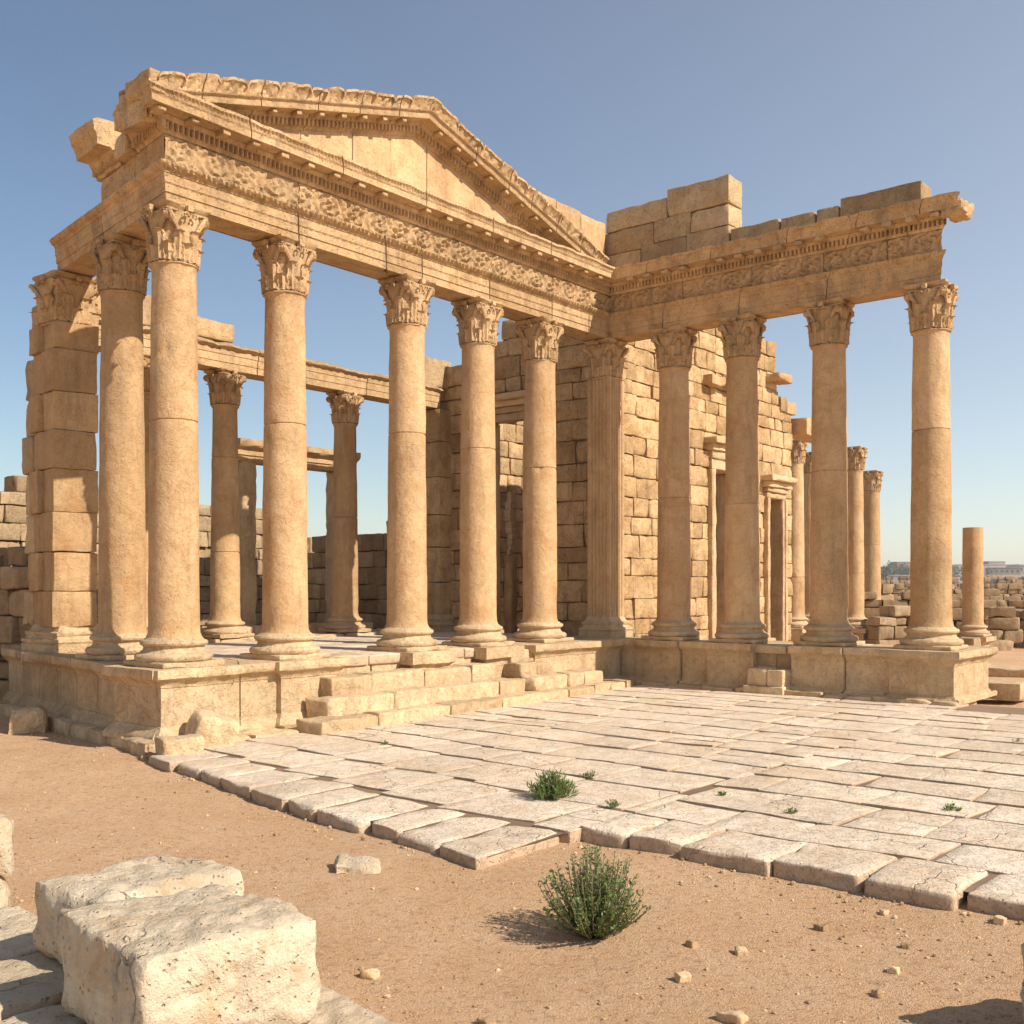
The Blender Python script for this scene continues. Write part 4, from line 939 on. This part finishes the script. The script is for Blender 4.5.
# ------------------------------------------------------------------ LOOSE STONES near the temple
def wpx(px, py, z=0.0): Y = 1083*(1.7-z)/(py-585); return ((px-512)*Y/1083, Y, z)
def boulder(px, py, sz, z=0.0, rot=0, r=.05, amp=.03, label='', tilt=(0, 0), mat='podium', sink=.02, res=.05, name='loose_block', group=None, cat='stone block', wear=1.2, nsc=5, back=None):
    """px,py: where the front foot of the stone stands"""
    x, y, _ = wpx(px, py, z); y += sz[1]*.8 if back is None else back; m = MB()
    rbox(m, (0, 0, sz[2]-sink), sz, r=r, amp=amp, res=res, tilt=tilt, wear=wear, nsc=nsc)
    o = mk(name, m, M[mat]); o.location = (x, y, z); o.rotation_euler = (0, 0, rot); tag(o, label, cat, group); return o
boulder(207, 756, (.23, .19, .21), rot=.5, r=.09, amp=.025, wear=.5, nsc=3, tilt=(.12, .30), label='big rounded boulder leaning on the podium corner')
boulder(176, 764, (.20, .15, .13), rot=.55, r=.035, amp=.015, label='squared block lying at the foot of the podium corner')
boulder(24, 733, (.19, .15, .15), z=0, rot=.3, r=.07, amp=.03, label='pale block alone at the far left foot of the podium')
boulder(966, 705, (.15, .14, .13), z=.12, rot=.7, r=.045, amp=.02, label='small cubic block at the right end of the wing podium')
boulder(1003, 699, (.42, .25, .12), z=.12, rot=-.68, r=.03, amp=.008, label='long low block right of the cubic one at the right edge', back=.3)
boulder(972, 690, (.25, .2, .12), z=.14, rot=-.68, r=.04, amp=.010, label='low slab behind the cubic block beside the wing podium', back=.5)
boulder(1012, 676, (.5, .35, .07), z=.2, rot=-.68, r=.03, amp=.008, label='flat ledge stone below the broken off column shaft', back=.4)
boulder(975, 671, (.35, .3, .06), z=.2, rot=-.68, r=.03, amp=.008, label='thin sill stone in front of the broken off column', back=.4)
boulder(1012, 645, (.3, .25, .2), z=.2, rot=.4, r=.07, amp=.03, label='rounded block right of the broken off column base', mat='ruin', back=.4)
boulder(1003, 655, (.35, .22, .17), z=.1, rot=.1, r=.07, amp=.03, label='dark block lying below the rounded one at the right edge', mat='ruin', back=.4)
boulder(1018, 640, (.4, .3, .17), z=.3, rot=.3, r=.07, amp=.03, label='block behind the rounded one at the right edge', mat='ruin', back=1.2)

# ruined field walls at the right, seen past the wing
def ruin_run(pxa, pxb, Ya, Yb, z0_, z1_, seed, label, rag=.2):
    R = random.Random(seed); m = MB(); a = np.array(((pxa-512)*Ya/1083, Ya)); b = np.array(((pxb-512)*Yb/1083, Yb)); L = np.linalg.norm(b-a); dv = (b-a)/L; z = z0_; ro = math.atan2(dv[1], dv[0])
    while z < z1_:
        h = R.uniform(.22, .36); s = 0
        while s < L:
            l = R.uniform(.3, .75)
            if z+h < z1_+R.uniform(-rag, rag): c = a+dv*(s+l/2); rbox(m, (c[0], c[1], z+h/2), (l/2-.01, .28+R.uniform(-.05, .05), h/2-.005), r=.032, amp=.022, res=.12, rot=ro, wear=2.0)
            s += l
        z += h
    x0, y0 = a; o = mk('field_wall', m, M['ruin'], None, (x0, y0, 0)); o.location = (x0, y0, 0); tag(o, label, 'ruined wall', 'tumbled ruin walls beyond the right wing'); return o
ruin_run(872, 915, 27, 27.5, .1, 1.2, 1, 'tumbled wall seen between the farthest column and the outermost wing column')
ruin_run(860, 1040, 31, 30, .1, 1.5, 2, 'long low tumbled wall stretching across behind the broken off column')
ruin_run(988, 1013, 25.5, 25.3, .1, 1.55, 3, 'taller broken wall stump right of the broken off column', .1)
ruin_run(1008, 1100, 27, 25, .1, 1.2, 4, 'low rubble wall running out of the right edge')
ruin_run(850, 1060, 44, 42, .0, 1.5, 5, 'farther line of rubble wall below the town', .3)
ruin_run(860, 880, 36, 36, .2, 1.9, 6, 'slim ruined stump just right of the farthest column', .2)
ruin_run(925, 960, 22, 21.6, .1, .8, 7, 'low rubble heap between outermost wing column and broken shaft', .2)
ruin_run(858, 1045, 60, 58, -.3, 1.9, 9, 'long broken tan wall across the plain behind the rubble lines', .5)
ruin_run(850, 1050, 95, 92, -.8, 2.4, 10, 'faraway tan wall remains below the skyline', .7)
ruin_run(-120, 22, 13.6, 14.6, -.1, .45, 8, 'dark rubble course at the left edge beyond the pier foot', .2)

# ------------------------------------------------------------------ FOREGROUND BLOCKS bottom left
def wblock(c, s, rot, z0_, label, r=.05, seed=None, amp=.02, tilt=(0, 0), mat='block', res=.03, group='pale fallen blocks in the left foreground', shape=None, wear=1.0, nsc=6):
    m = MB(); rbox(m, (0, 0, s[2]), s, r=r, amp=amp, res=res*.75, tilt=tilt, wear=wear, nsc=nsc, shape=shape, amp2=.009, seed=seed)
    o = mk('fallen_block', m, M[mat], sharp=50); o.location = (c[0], c[1], z0_); o.rotation_euler = (0, 0, rot); return tag(o, label, 'stone block', group)
wblock((-1.18, 3.96), (.345, .36, .19), math.atan2(.68, .73), .125, 'large pale rough block in the near left foreground, in front of its neighbour', r=.06, amp=.012, wear=.8, nsc=4.5, res=.020, seed=31)
wblock((-1.60, 4.66), (.34, .27, .165), math.radians(52), .13, 'pale rough block just behind and left of the largest foreground block', r=.055, amp=.011, wear=.8, nsc=4.5, res=.020, seed=64)
wblock((-.80, 3.84), (.36, .36, .065), .72, -.005, 'flat slab at the bottom edge under the right side of the largest block', r=.035, amp=.008, wear=1.4)
wblock((-1.66, 3.68), (.36, .30, .07), .80, -.01, 'shaded flat slab under the left side of the largest block', r=.03, amp=.007, wear=1.4)
wblock((-2.06, 4.22), (.36, .28, .07), .80, -.005, 'flat slab half in shadow at the left edge, left of the largest block', r=.03, amp=.007, wear=1.4)
wblock((-2.46, 4.80), (.40, .36, .065), .80, -.01, 'sunlit flat slab at the left edge behind the shaded ones', r=.03, amp=.007, wear=1.4)
wblock((-2.74, 5.48), (.17, .15, .11), .3, 0, 'rounded lower stone at the left edge below the upright one', r=.11, amp=.015)
wblock((-2.80, 5.62), (.20, .18, .15), .4, .20, 'rounded white stone cut by the left edge of the picture', r=.15, amp=.02)
wblock((2.24, 3.95), (.27, .25, .17), .35, .03, 'pale block cut by the lower right edge casting a long shadow', r=.06, amp=.012)
wblock((-1.28, 3.28), (.40, .26, .06), .75, -.01, 'thin slab running out of the bottom edge below the flat ones', r=.03, amp=.007)

# ------------------------------------------------------------------ small stones on the earth
def pebble(px, py, s, label, flat=.6, rot=0, mat='pebble'):
    x, y, _ = wpx(px, py); m = MB(); rbox(m, (0, 0, 0), (s, s*.8, s*flat), r=s*.45, amp=s*.25, res=s*.35, wear=.8, nsc=1.2/s)
    o = mk('loose_stone', m, M[mat], sharp=60); z = float(nearz(np.array([x]), np.array([y]))[0]); o.location = (x, y, z+s*flat*.55); o.rotation_euler = (.1, .1, rot); return tag(o, label, 'stone', 'small stones lying on the earth')
pebble(356, 874, .115, 'flat whitish stone lying alone on the earth in front of the court', .25, .1, 'block')
for px, py, s, lb in ((370, 978, .035, 'pale angular stone right of the big foreground block'), (741, 955, .033, 'round brown stone lying left of two pale ones in the right foreground'), (692, 948, .028, 'small tan stone just right of the big shrub'),
                      (821, 928, .030, 'small pale stone in the right middle of the bare earth'), (893, 970, .026, 'small dark topped stone near the lower right corner'), (884, 914, .024, 'tiny pale stone near the edge of the slabs at right'),
                      (733, 1019, .055, 'pale flat stone at the bottom edge'), (683, 982, .030, 'whitish stone below the tan one right of the shrub'), (487, 1022, .030, 'small stone at the bottom edge near the middle'),
                      (878, 994, .024, 'little stone left of the long shadow at lower right'), (1000, 925, .035, 'dull flat stone near the right edge on the earth'), (905, 946, .02, 'tiny dark stone between the slabs and the corner shadow'),
                      (277, 836, .02, 'tiny pale stone on the earth left of the court corner'), (596, 898, .028, 'pale chip behind the big shrub'), (145, 762, .04, 'small chip at the foot of the podium corner blocks')):
    pebble(px, py, s, lb, rnd.uniform(.45, .75) if s < .05 else .32, rnd.uniform(0, 3))
# gravel: uncountable grit and pebbles (stuff)
g = MB(); R = np.random.RandomState(5)
ico = [(0, 0, 1)]+[(.89*math.cos(a), .89*math.sin(a), .45) for a in np.arange(5)*2*PI/5]+[(.89*math.cos(a), .89*math.sin(a), -.45) for a in np.arange(5)*2*PI/5+PI/5]+[(0, 0, -1)]
icf = [(0, 1+i, 1+(i+1) % 5) for i in range(5)]+[(1+i, 6+i, 1+(i+1) % 5) for i in range(5)]+[(1+(i+1) % 5, 6+i, 6+(i+1) % 5) for i in range(5)]+[(11, 6+(i+1) % 5, 6+i) for i in range(5)]
ico = np.array(ico)
N = 20000; Yg = 3.0+9.5*R.rand(N)**1.5; Xg = (R.rand(N)-.5)*1.15*Yg
keep = np.ones(N, bool)
ug = (Xg-OX[0])*.633+(Yg-OX[1])*.774; vg = (Xg-OX[0])*.774-(Yg-OX[1])*.633
onp = np.array([(v > .9) and (u > ustart(v)-.02) for u, v in zip(ug, vg)]); 
cl = fbm(np.column_stack([Xg, Yg, Xg*0]), 1.1, 3, 66)
Zg = nearz(Xg, Yg)
for i in range(N):
    if onp[i] or ug[i] > -.6 or R.rand() > .45+.5*cl[i]: continue
    s = .0022+.009*R.rand()**6+.0022*R.rand()
    v = ico*(s*np.array((1+.4*R.rand(), .9, .55+.3*R.rand())))*(1+.25*(R.rand(12, 1)-.5)); a = R.rand()*6.3
    v = v @ np.array(Matrix.Rotation(a, 3, 'Z')).T+np.array((Xg[i], Yg[i], Zg[i]+s*.25)); g.add(v, icf, float(R.rand()*2-1))
# rubble grit near the podium foot and court edge
for i in range(300):
    t = R.rand(); e = (4.6*R.rand())*LD+(.72+.25*R.rand()**2)*LN if t < .35 else None
    if e is None: v_ = 1.7+8*R.rand(); uu_ = ustart(v_)-.04-.3*R.rand()**3; e = (uu_, -v_)
    x, y, _ = W(e[0], e[1]); s = .004+.014*R.rand()**4; z = float(nearz(np.array([x]), np.array([y]))[0])
    v = ico*s*(1+.3*(R.rand(12, 1)-.5))+np.array((x, y, z+s*.4)); g.add(v, icf, float(R.rand()*2-1))
tag(mk('gravel', g, M['pebble'], sharp=20), 'fine grit and pebbles strewn over the sandy earth', 'gravel', kind='stuff')

# ------------------------------------------------------------------ PLANTS
def shrub(x, y, z, h, rad, nst, label, seed, leafn=26, ll=.020, up_=.75, cat='shrub', name='shrub', group=None):
    R = np.random.RandomState(seed); st_ = MB(); lf = MB()
    for k in range(nst):
        a = R.rand()*2*PI; sp = R.rand()**.7; top = np.array((math.cos(a)*rad*sp, math.sin(a)*rad*sp, h*(1-.5*sp**2)*R.uniform(.55, 1.15)))
        b0 = np.array((math.cos(a)*rad*.15*sp, math.sin(a)*rad*.15*sp, 0)); ctl = (b0+top)/2+np.array((math.cos(a)*rad*.12, math.sin(a)*rad*.12, -.08*h))
        P = [(1-t)**2*b0+2*t*(1-t)*ctl+t*t*top for t in np.linspace(0, 1, 6)]
        tube(st_, P, np.linspace(.0035, .0012, 6)*(h/.4+.3), 4, float(R.rand()))
        for q in range(leafn):
            t = .18+.82*R.rand()**.8; c = (1-t)**2*b0+2*t*(1-t)*ctl+t*t*top
            d = R.randn(3); d[2] = abs(d[2])*up_+.35; d[:2] += .5*np.array((math.cos(a), math.sin(a))); d /= np.linalg.norm(d); L = ll*R.uniform(.6, 1.25)
            s = np.cross(d, R.randn(3)); s /= np.linalg.norm(s)+1e-6; s *= L*(.24 if ll < .04 else .085); n_ = np.cross(d, s); 
            c = c+d*.003; V = [c, c+d*L*.5+s+n_*.2, c+d*L, c+d*L*.5-s+n_*.2]; lf.add(V, [(0, 1, 2), (0, 2, 3)], float(np.clip(R.rand()*.8+.25*(t-.5), 0, 1)))
    o = bpy.data.objects.new(name, None); COL.objects.link(o); o.location = (x, y, z); tag(o, label, cat, group)
    mk('stems', st_, M['twig'], o, sharp=None); mk('foliage', lf, M['leaf'], o, sharp=None)
x, y, _ = wpx(594, 938); shrub(x, y+.03, 0, .40, .28, 165, 'bushy dark green shrub growing from the bare earth in the foreground', 3, 34, .021)
x, y, _ = wpx(551, 803, .06); shrub(x, y, .07, .20, .19, 170, 'low spiky green plant in the notch at the edge of the slabs', 4, 9, .055, 1.8, 'plant', 'small_plant')
for px, py, h, r_, n_, lb in ((589, 777, .05, .09, 14, 'tiny weed between slabs right of the spiky plant'), (952, 811, .06, .06, 16, 'small green weed in a joint near the right edge'), (792, 813, .035, .05, 9, 'tiny weed behind the front row of slabs at right'),
                              (1021, 746, .08, .10, 14, 'weed tuft between slabs cut by the right edge'), (405, 722, .05, .16, 20, 'thin yellow green weeds at the foot of the steps'), (725, 795, .03, .05, 8, 'scarcely visible weed in the middle slabs'), (612, 806, .05, .06, 12, 'weed sprouting beside the notch of the court'), (385, 744, .03, .06, 8, 'little weed in the joints near the steps')):
    x, y, _ = wpx(px, py, .11); shrub(x, y, .10, h, r_, n_, lb, int(px), 8, .022, 1.0, 'weed', 'weed')

# ------------------------------------------------------------------ FAR TOWN AND TREES
def gz(x, y): return float((nearz(np.array([x]), np.array([y]))+hill(np.array([x]), np.array([y])))[0])
def house(px, Y, w, d, h, mat, label):
    x = (px-512)*Y/1083; z = gz(x, Y); o = bpy.data.objects.new('far_house', None); COL.objects.link(o); o.location = (x, Y, z); o.rotation_euler = (0, 0, rnd.uniform(-.5, .5)); tag(o, label, 'house', 'flat roofed houses on the horizon')
    m = MB(); rbox(m, (0, 0, h/2-1), (w/2, d/2, h/2+1), r=.1, amp=0, res=20, tint=0); mk('wall', m, M[mat], o)
    m = MB(); rbox(m, (0, 0, h+.25), (w/2+.2, d/2+.2, .25), r=.05, amp=0, res=20, tint=0); mk('roof', m, M[mat], o)
    nw = max(2, int(w/2.5))
    for k in range(nw): m = MB(); rbox(m, (-w/2+w*(k+.5)/nw, -d/2-.02, h*.55), (.5, .06, .6), r=.02, amp=0, res=5, tint=0); mk('window', m, M['dark'], o)
    return o
hs = [(884, 620, 14, 9, 7), (893, 560, 16, 10, 9), (903, 600, 11, 9, 14), (915, 640, 15, 10, 8), (940, 650, 18, 12, 8), (951, 700, 13, 10, 9), (985, 640, 20, 10, 10), (992, 700, 12, 10, 13), (1003, 600, 16, 10, 7), (1013, 660, 20, 12, 8), (1021, 700, 14, 10, 9), (897, 420, 12, 8, 4), (948, 400, 14, 8, 4), (1005, 330, 10, 7, 4)]
wd_ = ['leftmost low house beside the farthest column', 'broad house beneath the domed trees', 'tallest pale tower house of the left cluster', 'house just left of the outermost wing column shaft', 'low house right of the outermost wing column', 'house next to the broken off column on its left', 'wide tall house of the right cluster', 'narrow tall house of the right cluster', 'low pale house right of the tall ones', 'long house near the right edge', 'last house at the right edge', 'small farm building in front of the left cluster', 'small building in the fields left of the broken off shaft', 'small pale building beside the green grove']
for i, (px, Y, w, d, h) in enumerate(hs): house(px, Y, w, d, h*.5, 'house' if i % 3 else 'house2', wd_[i]+' on the horizon')
def tree(px, Y, h, r_, label, seed, zoff=0):
    x = (px-512)*Y/1083; z = gz(x, Y); R = np.random.RandomState(seed); o = bpy.data.objects.new('far_tree', None); COL.objects.link(o); o.location = (x, Y, z-.3); tag(o, label, 'tree', 'trees on the plain beyond the ruin')
    t = MB(); tube(t, [(0, 0, -.5), (.1, 0, h*.3), (0, .1, h*.6)], [h*.05, h*.035, h*.015], 6); 
    for k in range(4): a = k*1.6; tube(t, [(0, 0, h*.3), (math.cos(a)*r_*.5, math.sin(a)*r_*.5, h*.62)], [h*.02, h*.008], 5)
    mk('trunk', t, M['twig'], o, sharp=None)
    c = MB(); cl_ = [(R.randn(3)*np.array((.45, .45, .22))*r_+np.array((0, 0, h*.64)), r_*R.uniform(.3, .55)) for _ in range(12)]
    for cc, cr in cl_:
        for q in range(70):
            p_ = R.randn(3); p_ /= np.linalg.norm(p_); p_ = cc+p_*cr*R.rand()**.4; d = R.randn(3)*h*.035; e_ = R.randn(3)*h*.035; c.add([p_, p_+d, p_+d+e_, p_+e_], [(0, 1, 2, 3)], float(R.rand()))
    mk('crown', c, M['tree'], o, sharp=None)
tl = [(884, 400, 7, 4, 'small round tree left of the domed pair'), (902, 420, 7, 4, 'taller bushy tree of the pair left of the outermost wing column'), (912, 430, 6, 4, 'second bushy tree of the pair left of the outermost wing column'), (1000, 170, 1.6, 3.2, 'green tree of the grove nearest the broken off shaft'), (1012, 175, 1.6, 3.2, 'middle green tree of the grove at right'), (1024, 170, 1.6, 3.2, 'green tree of the grove cut by the right edge'), (960, 230, 2.5, 4, 'lone low tree left of the broken off shaft'), (955, 380, 6, 5, 'far tree between the houses and the broken off shaft'), (988, 300, 4, 5, 'far tree right of the broken off shaft')]
for i, (px, Y, h, r_, lb) in enumerate(tl): tree(px, Y, h, r_, lb+' on the plain', 50+i)

# ------------------------------------------------------------------ HAZE over the plain
hz = MB(); a_, b_, c_ = 1600, -6.0, 24.0
hz.add([(x, y, z) for z in (b_, c_) for x, y in ((-a_, -a_), (a_, -a_), (a_, a_), (-a_, a_))], [(3, 2, 1, 0), (4, 5, 6, 7), (0, 1, 5, 4), (1, 2, 6, 5), (2, 3, 7, 6), (3, 0, 4, 7)])
hm = bpy.data.materials.new('haze'); hm.use_nodes = True; hn = hm.node_tree; hn.nodes.remove(hn.nodes['Principled BSDF'])
pvn = hn.nodes.new('ShaderNodeVolumePrincipled'); pvn.inputs['Color'].default_value = (.92, .90, .88, 1); pvn.inputs['Density'].default_value = .00045; pvn.inputs['Anisotropy'].default_value = .2
hn.links.new(pvn.outputs[0], hn.nodes['Material Output'].inputs['Volume'])
tag(mk('haze', hz, hm, sharp=None), 'thin pale dust haze over the plain', 'haze', kind='stuff')
